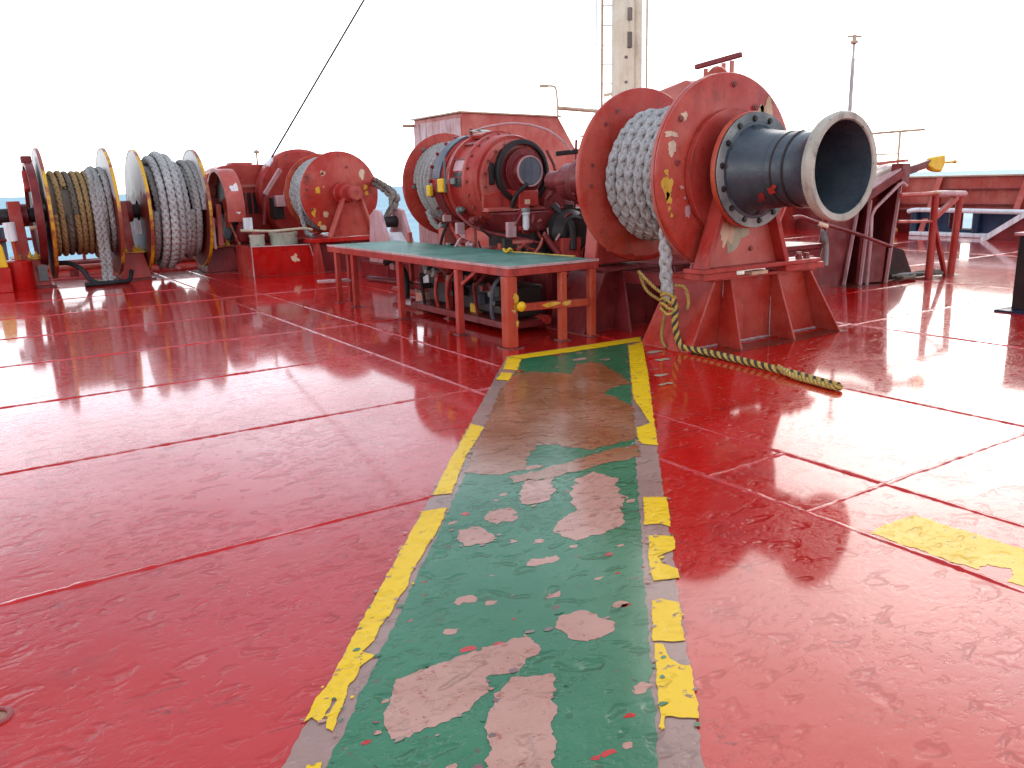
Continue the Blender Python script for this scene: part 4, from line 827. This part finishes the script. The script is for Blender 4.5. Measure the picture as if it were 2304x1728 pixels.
# black hose looped on the deck under the left drum
hs = thing('rubber_hose', (1.95, LY-.8, 0), 'black rubber hose looping to deck under leftmost drum', 'hose')
obj('hose', MB().tube(smooth([(1.45, LY-.5, .42), (1.62, LY-.6, .40), (1.78, LY-.75, .28), (1.86, LY-.85, .12), (2.0, LY-.95, .045), (2.3, LY-.98, .04), (2.5, LY-.9, .05), (2.6, LY-.7, .2)], 10), .042, 10), 'tyre', hs)
obj('hose', MB().tube(smooth([(2.3, LY-1.0, .04), (2.0, LY-1.05, .04), (1.75, LY-1.05, .04)], 8), .042, 10), 'tyre', hs)
# fittings at the left edge of view
yb = thing('yellow_bollard', (.55, 16.85, 0), 'yellow box fitting on red stub at far left edge', 'fitting')
obj('stub', MB().box(.36, .66, 16.7, 17.0, 0, .42), 'red_bright', yb, bevel=.01)
obj('yellow_cap', MB().prism([(.40, 16.7, .422), (.64, 16.7, .422), (.60, 16.7, .78), (.56, 16.7, .86), (.42, 16.7, .86)], (0, .2, 0)), 'yellow', yb, bevel=.02)
pn = thing('greaser_pin', (.83, 16.98, 0), 'white cylinder on orange pin beside leftmost winch stand', 'fitting')
obj('drum', MB().lathe([(0, .22), (.02, .23), (.5, .22), (.52, .18)], (.80, 17.0, 0), (0, 0, 1), 24), 'red_bright', pn)
obj('pin', MB().cyl((.80, 17.0, .5), (.78, 17.0, .85), .035, n=10), 'orange_red', pn)
obj('cylinder', MB().cyl((.78, 17.0, .85), (.76, 17.0, 1.17), .085, .095, 18), 'white', pn)
# port rail and fishplate at the deck edge
rl = thing('deck_edge_rail', (0, 20.6, 0), 'red handrail along far deck edge before the sea, at left', 'railing')
obj('top_rail', MB().cyl((-8.8, 20.6, 1.08), (8.8, 20.6, 1.08), .05, n=10), 'red_dark', rl)
obj('mid_rail', MB().cyl((-8.8, 20.6, .72), (8.8, 20.6, .72), .03, n=8), 'red_dark', rl)
for k in range(12): obj('rail_post', MB().cyl((-8.6+k*1.55, 20.6, 0), (-8.6+k*1.55, 20.6, 1.08), .035, n=8), 'red_dark', rl)
for k in range(2): obj('side_panel', MB().box(-.35+k*.62, .2+k*.62, 20.62, 20.65, .30, .98), 'slate', rl)
obj('fishplate', MB().box(-8.9, 8.9, 20.68, 20.72, 0, .22), 'red_light', rl)
cb = thing('deck_pipe_run', (2.5, 19.3, 0), 'low red pipe run crossing deck behind the left winch drums', 'pipe')
for y, z, r_, mt in ((19.2, .16, .06, 'red_light'), (19.45, .20, .08, 'red_dark'), (19.75, .12, .05, 'red')): obj('pipe', MB().cyl((.2, y, z), (5.4, y, z), r_, n=10), mt, cb)
for x in (.6, 1.9, 3.2, 4.5): obj('pipe_support', MB().box(x-.05, x+.05, 19.1, 19.85, 0, .09), 'red_dark', cb)

# ---------------------------------------------------------------- winch left of centre
CX, CZ = 6.46, 1.49
mw = thing('small_mooring_winch', (CX, 16.5, 0), 'red rope winch with round end disc on A-shaped pedestal, left of centre', 'winch')
cf = flange(mw, CX, 16.0, CZ, .81, .05, (0, 1, 0), 'red_flange'); cg = flange(mw, CX, 16.98, CZ, .80, .05, (0, 1, 0), 'orange_red')
obj('drum_barrel', MB().lathe([(0, .38), (.95, .38)], (CX, 16.03, CZ), (0, 1, 0), 40), 'red_dark', mw)
ch = obj('gear_disc', MB().lathe([(0, .3), (0, .9), (.05, .95), (.30, .95), (.34, .9), (.34, .3)], (CX-.02, 18.1, CZ), (0, 1, 0), 64, closed=True), 'red', mw, sharp=35)
obj('hub', MB().lathe([(0, .22), (.10, .22), (.12, .19), (.30, .17), (.34, .14), (.345, 0)], (CX+.02, 15.99, CZ), (0, -1, 0), 32), 'red', mw, sharp=30)
obj('hub_pin', MB().lathe([(0, .14), (.13, .14), (.14, .12), (.14, .05), (.12, .05), (.12, 0)], (CX+.14, 15.66, CZ), (0, -1, 0), 24), 'red_light', mw, sharp=30)
pd = obj('pedestal', MB().prism([(6.06, 15.74, .66), (6.96, 15.74, .66), (6.72, 15.74, 1.40), (6.38, 15.74, 1.40)], (0, .03, 0)), 'red_flange', mw)
for a, b_ in (((6.03, .66), (6.36, 1.40)), ((6.96, .66), (6.72, 1.40))): obj('pedestal_flange', MB().prism([(a[0], 15.62, a[1]), (a[0]+.05, 15.62, a[1]), (b_[0]+.05, 15.62, b_[1]), (b_[0], 15.62, b_[1])], (0, .16, 0)), 'red_light', mw, bevel=.005)
bm_ = obj('bed_beam', MB().box(5.62, 7.22, 15.55, 16.0, .58, .655), 'red_bright', mw, bevel=.008)
obj('bed_web', MB().box(5.75, 7.15, 15.75, 15.78, .0, .578), 'red_dark', mw)
obj('bed_leg', MB().prism([(5.70, 15.58, 0), (5.86, 15.58, 0), (5.78, 15.58, .578), (5.72, 15.58, .578)], (0, .35, 0)), 'red', mw)
obj('bed_leg', MB().prism([(7.0, 15.58, 0), (7.2, 15.58, 0), (7.12, 15.58, .578), (7.04, 15.58, .578)], (0, .35, 0)), 'red', mw)
obj('winch_bed', MB().box(5.7, 7.2, 16.9, 18.5, 0, .6), 'red_dark', mw, bevel=.01)
for i, (x, z, wd, hh, mt) in enumerate([(6.94, 1.86, .11, .20, 'chip_cream'), (7.0, 1.60, .09, .11, 'chip_yellow'), (7.03, 1.48, .07, .09, 'chip_yellow'), (6.12, 1.88, .10, .12, 'chip_cream'), (6.0, 1.56, .10, .12, 'chip_yellow'), (6.12, 1.63, .03, .04, 'chip_cream'), (5.87, 1.15, .09, .18, 'chip_yellow'), (6.12, 1.10, .11, .13, 'chip_cream'), (5.98, .92, .08, .12, 'chip_yellow'), (6.05, .84, .13, .10, 'chip_cream')]):
    patch(cf, (x, 15.997, z), (1, 0, 0), (0, 0, 1), wd, hh, mt, 200+i, amp=.3)
bolts(cf, [(6.62, 15.998, 2.0), (5.80, 15.998, 1.82), (5.78, 15.998, 1.58), (6.98, 15.998, 1.2), (7.0, 15.998, .98), (5.85, 15.998, 1.2), (6.11, 15.997, 1.88)], (0, -1, 0), .026, .03, 'red_dark')
obj('brake_arm', MB().bar((5.75, 17.4, 2.0), (5.35, 17.3, 1.5), .06, .09), 'pink', mw, bevel=.01)
obj('brake_arm', MB().bar((5.35, 17.3, 1.5), (5.25, 17.25, .9), .06, .09), 'red_dark', mw, bevel=.01)
obj('brake_block', MB().box(5.48, 5.70, 17.2, 17.5, 1.0, 1.45), 'dark', mw, bevel=.02)
obj('brake_block', MB().box(5.50, 5.72, 17.05, 17.2, 1.25, 1.48), 'pink', mw, bevel=.02)
obj('brake_cone', MB().lathe([(0, .25), (.25, .12)], (5.95, 17.05, 1.5), (-.6, .6, 0), 20), 'pink', mw)
mr = thing('mooring_rope', (CX, 16.5, 0), 'white rope on red winch drum left of centre, end hanging', 'rope', 'mooring ropes wound on winch drums')
rope_obj('wound_turns', braid(helix(CX, 16.12, CZ, .69, .12, 6.6, PI, seed=21, wob=.015), .06, 6, .34, 6, .035), 'rope', mr)
rope_obj('hanging_tail', braid(smooth([(5.77, 16.40, 1.45), (5.76, 16.38, 1.1), (5.80, 16.35, .85), (5.84, 16.3, .72), (5.9, 16.2, .69)], 8), .055, 6, .34, 6, .03), 'rope', mr)
# long gear casing behind it
lg = thing('gear_casing', (5.3, 19.0, 0), 'long low red gear casing with rounded top behind left winches', 'machine')
obj('casing', MB().prism([(4.35, 18.6, .5), (6.15, 18.6, .5), (6.15, 18.6, 2.08), (5.95, 18.6, 2.13), (5.2, 18.6, 2.16), (4.85, 18.6, 2.10), (4.55, 18.6, 1.94), (4.35, 18.6, 1.7)], (0, .8, 0)), 'red', lg, bevel=.03)
obj('casing_seam', MB().box(4.4, 6.1, 18.57, 18.6, 1.66, 1.72), 'red_light', lg)
for k in range(6): obj('vent_slot', MB().box(5.1+k*.13, 5.18+k*.13, 18.58, 18.6, 1.1, 1.55), 'dark', lg)
obj('casing_foot', MB().box(4.5, 6.0, 18.65, 19.3, 0, .5), 'red_dark', lg)
obj('lid', MB().box(5.15, 5.6, 18.75, 19.2, 2.155, 2.19), 'red_light', lg, bevel=.01)
obj('vent_pipe', MB().cyl((5.78, 19.0, 2.1), (5.78, 19.0, 2.42), .02, n=8), 'rail', lg)
obj('vent_head', MB().lathe([(0, .02), (.02, .07), (.05, .07), (.07, .03), (.1, 0)], (5.78, 19.0, 2.38), (0, 0, 1), 12), 'rail', lg)
# hydraulic tray with flaking cylinders
tr = thing('drip_tray', (5.1, 16.2, 0), 'bright red open steel tray on deck left of centre', 'tray')
tb = obj('tray', MB().prism([(4.55, 15.82, 0), (5.80, 15.78, 0), (5.66, 15.78, .54), (4.55, 15.82, .56)], (0, .03, 0)), 'red_bright', tr)
obj('tray', MB().box(4.55, 5.7, 16.75, 16.78, 0, .55), 'red', tr); obj('tray', MB().box(4.52, 4.549, 15.83, 16.78, 0, .56), 'red', tr); obj('tray', MB().box(5.70, 5.73, 15.84, 16.78, 0, .50), 'red', tr); obj('tray_bottom', MB().box(4.56, 5.69, 15.86, 16.74, .02, .05), 'red_dark', tr)
obj('edge_bead', MB().tube([(4.545, 15.81, .0), (4.545, 15.81, .565), (5.66, 15.77, .55), (5.80, 15.77, .0)], .014, 6), 'pink', tr)
patch(tb, (5.35, 15.791, .30), (1, -.03, 0), (0, 0, 1), .14, .15, 'chip_cream', 240, amp=.5)
for x, r_, zt, mt in ((4.78, .14, .78, 'palegreen'), (5.30, .26, .80, 'palegreen')):
    k = thing('hydraulic_motor', (x, 16.2, .05), 'narrow flaking pale green cylinder in the red tray' if x < 5 else 'wide flaking pale green cylinder in the red tray', 'motor', 'hydraulic motors in the tray')
    obj('cylinder', MB().lathe([(0, r_*1.05), (.04, r_*1.05), (.05, r_), (zt-.12, r_), (zt-.1, r_*1.06), (zt-.06, r_*1.06)], (x, 16.2, .05), (0, 0, 1), 32), mt, k)
    obj('cap', MB().lathe([(0, r_*.8), (.05, r_*.7), (.06, 0)], (x, 16.2, .05+zt-.06), (0, 0, 1), 24), 'red_dark', k)
lo = thing('cream_line', (5.0, 15.95, .84), 'cream twisted line lying across flaking cylinders in tray', 'line')
b = braid(smooth([(4.42, 15.95, .87), (4.7, 15.93, .85), (5.0, 15.92, .83), (5.3, 15.92, .84), (5.6, 15.9, .85), (5.78, 15.9, .82)], 10), .032, 3, .12, 6, .016, True); rope_obj('strands', b, 'line_white', lo)

# ---------------------------------------------------------------- anchor chain and chain stopper beyond the platform
cs = thing('chain_stopper', (6.5, 13.5, 0), 'bleached pink chain stopper bracket behind green platform', 'chain stopper')
for x in (6.22, 6.66): obj('side_plate', MB().prism([(x, 13.3, 0), (x, 14.3, 0), (x, 14.12, 1.10), (x, 13.9, 1.22), (x, 13.72, 1.18), (x, 13.40, .62)], (.07, 0, 0)), 'pink', cs, bevel=.012)
obj('ramp', MB().prism([(6.292, 13.32, .40), (6.292, 13.75, .80), (6.292, 13.9, .78), (6.292, 13.5, .3)], (.366, 0, 0)), 'white', cs)
obj('roller', MB().cyl((6.293, 13.95, .98), (6.657, 13.95, .98), .10, n=16), 'dark', cs)
obj('base', MB().box(6.1, 6.85, 13.25, 14.4, 0, .28), 'red_dark', cs, bevel=.01)
ch_ = thing('anchor_chain', (6.4, 14.2, 0), 'heavy rusty anchor chain sagging in the air over the stopper', 'chain')
lk = []
for i in range(28):
    a = 2*PI*i/28; x = math.cos(a)*.075; z = math.sin(a)*.075 + (.075 if math.sin(a) >= 0 else -.075); lk.append(Vector((x, 0, z)))
LM = None
pts = resample(smooth([(7.38, 16.6, 1.76), (7.12, 15.5, 1.62), (6.92, 14.7, 1.50), (6.78, 14.2, 1.36), (6.62, 14.0, 1.24), (6.50, 13.95, 1.10)], 10), .20)
for i in range(len(pts)-1):
    a, b_ = pts[i], pts[i+1]; d = (b_-a).normalized(); q = d.to_track_quat('Z', 'X')
    if LM is None:
        tb_ = MB(); n = len(lk); P = lk + [lk[0]]; tb_.tube(P, .036, 8); LM = bpy.data.meshes.new('link'); LM.from_pydata([tuple(v) for v in tb_.v], [], tb_.f); LM.polygons.foreach_set('use_smooth', [True]*len(LM.polygons)); LM.materials.append(M['chainm'])
    o = bpy.data.objects.new('link', LM); o.parent = ch_; o.location = (a+b_)/2 - ORG[ch_.name]; o.rotation_mode = 'QUATERNION'
    from mathutils import Quaternion
    o.rotation_quaternion = q @ Quaternion((0, 0, 1), R(90*(i % 2)+20)); col.objects.link(o)
sp = thing('sounding_pipe', (7.5, 15.8, 0), 'short pink vent pipe with white collar beside pedestal', 'pipe')
obj('pipe', MB().cyl((7.38, 15.6, 0), (7.38, 15.6, 1.15), .06, n=14), 'red_light', sp); obj('collar', MB().cyl((7.38, 15.6, .98), (7.38, 15.6, 1.06), .085, n=14), 'white', sp); obj('collar', MB().cyl((7.38, 15.6, .7), (7.38, 15.6, .76), .08, n=14), 'pink', sp)

# ---------------------------------------------------------------- right-hand side: chain guide frame, lever, stand, bulwark
cf_ = thing('chain_guide', (11.2, 7.9, 0), 'maroon ribbed steel frame leaning right behind black warping head', 'chain guide')
ribs = [((10.80, 7.60), (11.03, 7.60), 1.18), ((10.97, 7.45), (11.08, 7.45), 1.22), ((11.42, 7.33), (11.62, 7.33), 1.60)]
for (xb, yb_), (xt, yt), zt in ribs:
    obj('rib', MB().prism([(xb, yb_, 0), (xt, yt, zt), (xt+.5, yt+.75, zt), (xb+.5, yb_+.95, 0)], (.03, -.01, 0)), 'red_dark', cf_, bevel=.005)
    obj('rib_edge', MB().bar((xb+.015, yb_-.02, 0), (xt+.015, yt-.02, zt), .05, .025, (1, 0, 0)), 'pink', cf_, bevel=.004)
obj('wide_plate', MB().prism([(10.30, 7.72, 0), (10.78, 7.64, 0), (11.02, 7.64, 1.15), (10.62, 7.72, 1.15)], (.02, .03, 0)), 'red_dark', cf_)
obj('back_plate', MB().prism([(10.9, 8.2, 0), (11.9, 7.75, 0), (12.15, 7.75, 1.62), (11.2, 8.2, 1.5)], (.02, .03, 0)), 'red', cf_)
obj('lower_plate', MB().prism([(10.98, 7.47, .02), (11.41, 7.36, .02), (11.45, 7.36, .56), (11.02, 7.47, .70)], (.0, .03, 0)), 'red_dark', cf_)
obj('top_plate', MB().prism([(10.75, 7.4, 1.24), (11.55, 7.25, 1.64), (12.15, 8.0, 1.70), (11.3, 8.2, 1.30)], (0, 0, .03)), 'pink', cf_)
obj('top_flange', MB().prism([(10.72, 7.38, 1.10), (11.56, 7.22, 1.55), (11.56, 7.22, 1.64), (10.72, 7.38, 1.24)], (.01, .03, 0)), 'red_dark', cf_)
obj('roof_plate', MB().prism([(11.0, 8.3, 1.62), (11.62, 7.28, 1.74), (11.75, 7.3, 1.74), (11.9, 8.1, 1.72)], (0, 0, .04)), 'red_light', cf_)
obj('head_block', MB().box(11.52, 11.72, 7.24, 7.42, 1.42, 1.72), 'red_dark', cf_, bevel=.01)
obj('bent_strap', MB().tube([(11.08, 7.38, .0), (11.10, 7.38, .62), (11.08, 7.38, 1.0), (11.14, 7.37, 1.10), (11.48, 7.24, 1.43), (11.52, 7.22, 1.45), (11.60, 7.2, 1.40)], .024, 6), 'pink', cf_)
obj('worn_patch', MB().prism([(11.28, 7.78, .62), (11.34, 7.76, 1.08), (11.42, 7.72, 1.12), (11.52, 7.70, .98), (11.42, 7.72, .66)], (.01, -.01, 0)), 'pink', cf_)
obj('worn_chip', MB().box(11.30, 11.36, 7.66, 7.69, .56, .68), 'chip_cream', cf_, bevel=.01)
obj('dark_wedge', MB().prism([(11.47, 7.36, .01), (12.62, 7.62, .01), (12.18, 7.52, .42), (11.50, 7.36, .56)], (.02, .05, 0)), 'dark', cf_)
tk = thing('foundation_tank', (9.8, 8.1, 0), 'plum coloured steel box behind right end of near winch base', 'box')
obj('box_body', MB().box(9.0, 10.25, 7.6, 8.9, 0, .58), 'red_dark', tk, bevel=.012); obj('tank_lip', MB().box(8.96, 10.29, 7.56, 8.94, .582, .645), 'red_dark', tk, bevel=.008)
obj('tank_back', MB().box(9.6, 10.6, 8.9, 9.0, 0, 1.3), 'dark', tk)
obj('strut', MB().bar((9.05, 7.75, .65), (9.75, 7.9, 1.42), .14, .05), 'red_dark', tk, bevel=.006)
obj('hanging_rag', MB().tube(smooth([(10.16, 7.52, .84), (10.18, 7.5, .72), (10.24, 7.5, .6), (10.25, 7.5, .34)], 8), .04, 8, [.02+.03*math.sin(min(1, i/14)*2.6) for i in range(25)]), 'grey', tk)
br = thing('long_lever_bar', (10.6, 7.2, .8), 'long bent maroon bar slanting across the ribbed frame', 'bar')
obj('bar', MB().tube(smooth([(9.12, 7.22, 1.06), (9.3, 7.22, 1.06), (9.6, 7.21, .98), (10.4, 7.2, .80), (11.30, 7.18, .55)], 8), .026, 8), 'red_dark', br)
obj('white_grip', MB().bar((9.62, 7.19, .955), (9.82, 7.19, .91), .05, .06), 'chip_cream', br, bevel=.02)
lv = thing('yellow_headed_lever', (11.9, 7.3, 1.6), 'lever with bright yellow head sticking out right above chain guide', 'lever')
obj('arm', MB().bar((11.55, 7.35, 1.56), (12.40, 7.35, 1.72), .06, .11), 'red_dark', lv, bevel=.008)
obj('head', MB().prism([(12.28, 7.30, 1.68), (12.40, 7.30, 1.80), (12.72, 7.30, 1.84), (12.74, 7.30, 1.70), (12.66, 7.30, 1.58), (12.45, 7.30, 1.60)], (0, .12, 0)), 'yellow', lv, bevel=.03)
obj('rod', MB().cyl((12.6, 7.33, 1.72), (12.98, 7.31, 1.73), .018, n=8), 'chip_yellow', lv)
obj('rod_knob', MB().lathe([(0, 0), (.01, .03), (.04, .03), (.05, 0)], (12.97, 7.31, 1.73), (1, 0, 0), 10), 'chip_yellow', lv)
sd_ = thing('tubular_stand', (12.7, 7.25, 0), 'red tubular rail stand with diagonal braces, right of chain guide', 'stand')
obj('rail', MB().cyl((11.45, 7.2, 1.27), (12.36, 7.2, 1.27), .035, n=10), 'red_light', sd_)
obj('rail', MB().cyl((12.36, 7.2, 1.27), (13.16, 7.2, 1.24), .05, n=12), 'pink', sd_)
obj('rail', MB().cyl((11.45, 7.2, .90), (12.36, 7.2, .86), .022, n=8), 'red_light', sd_)
obj('leg', MB().cyl((12.37, 7.2, 0), (12.36, 7.2, 1.29), .058, .05, 12), 'red', sd_)
obj('leg', MB().cyl((13.04, 7.24, 0), (13.04, 7.2, 1.22), .058, .05, 12), 'red', sd_)
obj('leg', MB().cyl((13.13, 7.30, 0), (13.12, 7.24, 1.24), .028, n=8), 'red_light', sd_)
obj('brace', MB().bar((12.86, 7.22, 0), (12.40, 7.2, .80), .06, .05), 'red', sd_)
obj('brace', MB().bar((12.40, 7.2, .92), (12.96, 7.2, 1.20), .06, .07), 'red_light', sd_)
obj('cap', MB().lathe([(0, .08), (.02, .09), (.035, .08), (.04, 0)], (12.36, 7.2, 1.27), (0, 0, 1), 14), 'chip_cream', sd_)
jn = thing('rope_scraps', (12.3, 7.4, 0), 'tangle of grimy rope scraps at foot of tubular stand', 'rope')
for i in range(5):
    rs = random.Random(i); P = smooth([(11.75+.27*k+rs.uniform(-.06, .06), 7.32+rs.uniform(-.12, .12), .035+rs.uniform(0, .05)) for k in range(5)], 8)
    obj('scrap', MB().tube(P, .028, 7), ('line_black', 'rope_brown', 'rope_dirty', 'line_black', 'rope_brown')[i], jn)
# dark post at the right edge
po = thing('dark_post', (10.2, 4.62, 0), 'dark red post with pale cap at right edge of view', 'post')
obj('post', MB().box(10.03, 10.35, 4.52, 4.82, .02, .86), 'dark', po, bevel=.012); obj('base_plate', MB().box(9.90, 10.48, 4.42, 4.94, 0, .022), 'navy', po)
obj('cap', MB().box(9.99, 10.39, 4.48, 4.86, .862, .90), 'pink', po, bevel=.01)
obj('yellow_knob', MB().lathe([(0, .05), (.05, .06), (.08, 0)], (10.16, 4.515, .16), (0, -1, 0), 12), 'yellow', po)
# starboard bulwark
bw = thing('bulwark', (21.5, 9, 0), 'red steel bulwark with brackets and shelf stiffeners along the right', 'bulwark')
BX = 21.5
for y0, y1, z0, z1 in ((-6.9, 11.1, -.03, .62), (11.75, 20.8, -.03, .62), (11.1, 11.75, -.03, .16)):
    obj('plating', MB().box(BX, BX+.03, y0, y1, z0, z1), 'red_dark', bw)
for k in range(9): obj('plating', MB().box(BX, BX+.03, -6.9+k*3.08, -6.9+k*3.08+3.075, .622, 1.44), 'red_light', bw)
obj('cap_rail', MB().box(BX-.14, BX+.08, -6.9, 20.8, 1.442, 1.48), 'rail', bw, bevel=.008)
obj('shelf', MB().box(BX-.16, BX-.002, -6.9, 20.8, .74, .775), 'red_dark', bw)
obj('shelf', MB().box(BX-.12, BX-.002, -6.9, 12.3, 1.12, 1.15), 'red_dark', bw)
for y in (18.6, 16.9, 15.2, 13.5, 12.35, 10.2, 8.2, 6.2, 4.2, 2.2, .2, -1.8):
    obj('bracket', MB().prism([(BX-.01, y, 1.43), (BX-.12, y, 1.43), (BX-.85, y, .0), (BX-.01, y, 0)], (0, .03, 0)), 'red', bw)
    obj('bracket_flange', MB().bar((BX-.12, y+.015, 1.43), (BX-.86, y+.015, 0), .14, .02, (0, 0, 1)), 'red_light', bw)
fl_ = thing('roller_fairlead', (20.9, 11.2, 0), 'dark navy fairlead with white rounded top bar at bulwark foot', 'fairlead')
obj('top_bar', MB().tube(smooth([(20.7, 12.75, .60), (20.68, 12.5, .64), (20.66, 11.6, .64), (20.64, 10.6, .63), (20.62, 9.6, .62)], 6), .06, 10), 'white', fl_)
obj('back_wall', MB().box(20.85, 20.9, 11.75, 12.6, .03, .6), 'navy', fl_); obj('back_wall', MB().box(20.85, 20.9, 9.6, 11.1, .03, .6), 'navy', fl_); obj('back_wall', MB().box(20.85, 20.9, 11.1, 11.75, .03, .18), 'navy', fl_)
obj('sill', MB().box(20.55, 20.84, 9.8, 12.6, 0, .10), 'white', fl_, bevel=.02)
for y in (12.6, 11.0, 9.7): obj('roller', MB().cyl((20.75, y, .1), (20.75, y, .58), .09, n=16), 'navy', fl_)
rp_ = thing('plate_ramp', (20.2, 9.4, 0), 'white-edged slanting red plate by right edge of bulwark', 'plate')
obj('plate', MB().prism([(19.9, 10.35, 0), (19.9, 9.3, .72), (19.9, 8.0, .72), (19.9, 8.0, 0)], (.5, 0, 0)), 'red_dark', rp_)
obj('edge', MB().bar((19.88, 10.37, .0), (19.88, 9.28, .75), .12, .05, (1, 0, 0)), 'white', rp_)
rg_ = thing('bow_railing', (21.4, 15, 1.48), 'thin rusty railing above bulwark at right', 'railing')
for y in (17.6, 15.35, 13.6): obj('rail_post', MB().cyl((21.4, y, 1.48), (21.4, y, 2.62), .03, n=8), 'rail', rg_)
obj('top_rail', MB().cyl((21.4, 17.6, 2.62), (21.4, 12.9, 2.66), .032, n=8), 'rail', rg_); obj('mid_rail', MB().cyl((21.4, 17.6, 2.08), (21.4, 13.6, 2.08), .02, n=8), 'rail', rg_)
pc = thing('rope_heap', (20.3, 13.2, 0), 'heap of orange rope by bulwark foot beyond tubular stand', 'rope')
for i in range(3):
    P = smooth([(20.2+.16*math.cos(a*1.25+i), 13.1+.28*math.sin(a*1.25), .04+.05*i+.02*(a % 2)) for a in range(9)], 6); obj('coil', MB().tube(P, .045, 8), ('line_yellow', 'orange_red', 'line_yellow')[i], pc)
# flush deck socket near the camera
sk = thing('deck_socket', (-.135, 2.85, 0), 'small round flush socket in deck at lower left corner', 'deck fitting')
obj('rim', MB().lathe([(0, .035), (0, .055), (.006, .052), (.008, .042), (.004, .035)], (-.135, 2.85, .001), (0, 0, 1), 28, closed=True), 'weld', sk)
obj('plug', MB().lathe([(0, .034), (.002, 0)], (-.135, 2.85, .0015), (0, 0, 1), 24), 'primer_brown', sk)

# contact shade painted as dark ragged sheets round the feet of the machines
def shade_sheet(x0, x1, y0, y1, k, sd):
    sheet('contact_shade', [(x0-k, y0-k), ((x0+x1)/2, y0-k*1.4), (x1+k, y0-k*.7), (x1+k*.8, y1+k), (x0-k*.6, y1+k)], .0012+.0002*(sd % 4), 'shade_and_grime', deck, amp=min(.05, k*.6), step=.02, seed=400+sd)
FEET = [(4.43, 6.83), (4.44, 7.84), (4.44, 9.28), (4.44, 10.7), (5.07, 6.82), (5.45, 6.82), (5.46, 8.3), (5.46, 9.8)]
for i, (x, y) in enumerate(FEET): shade_sheet(x-.06, x+.06, y-.06, y+.06, .035, i)
for i, b_ in enumerate([(5.60, 7.58, 5.30, 5.62), (10.6, 11.5, 7.3, 7.7), (12.3, 13.15, 7.15, 7.3), (.6, 1.36, 17.1, 17.3), (2.4, 3.05, 17.1, 17.3), (4.5, 5.8, 15.72, 15.85), (9.9, 10.5, 4.4, 4.5)]): shade_sheet(*b_, .05, 20+i)
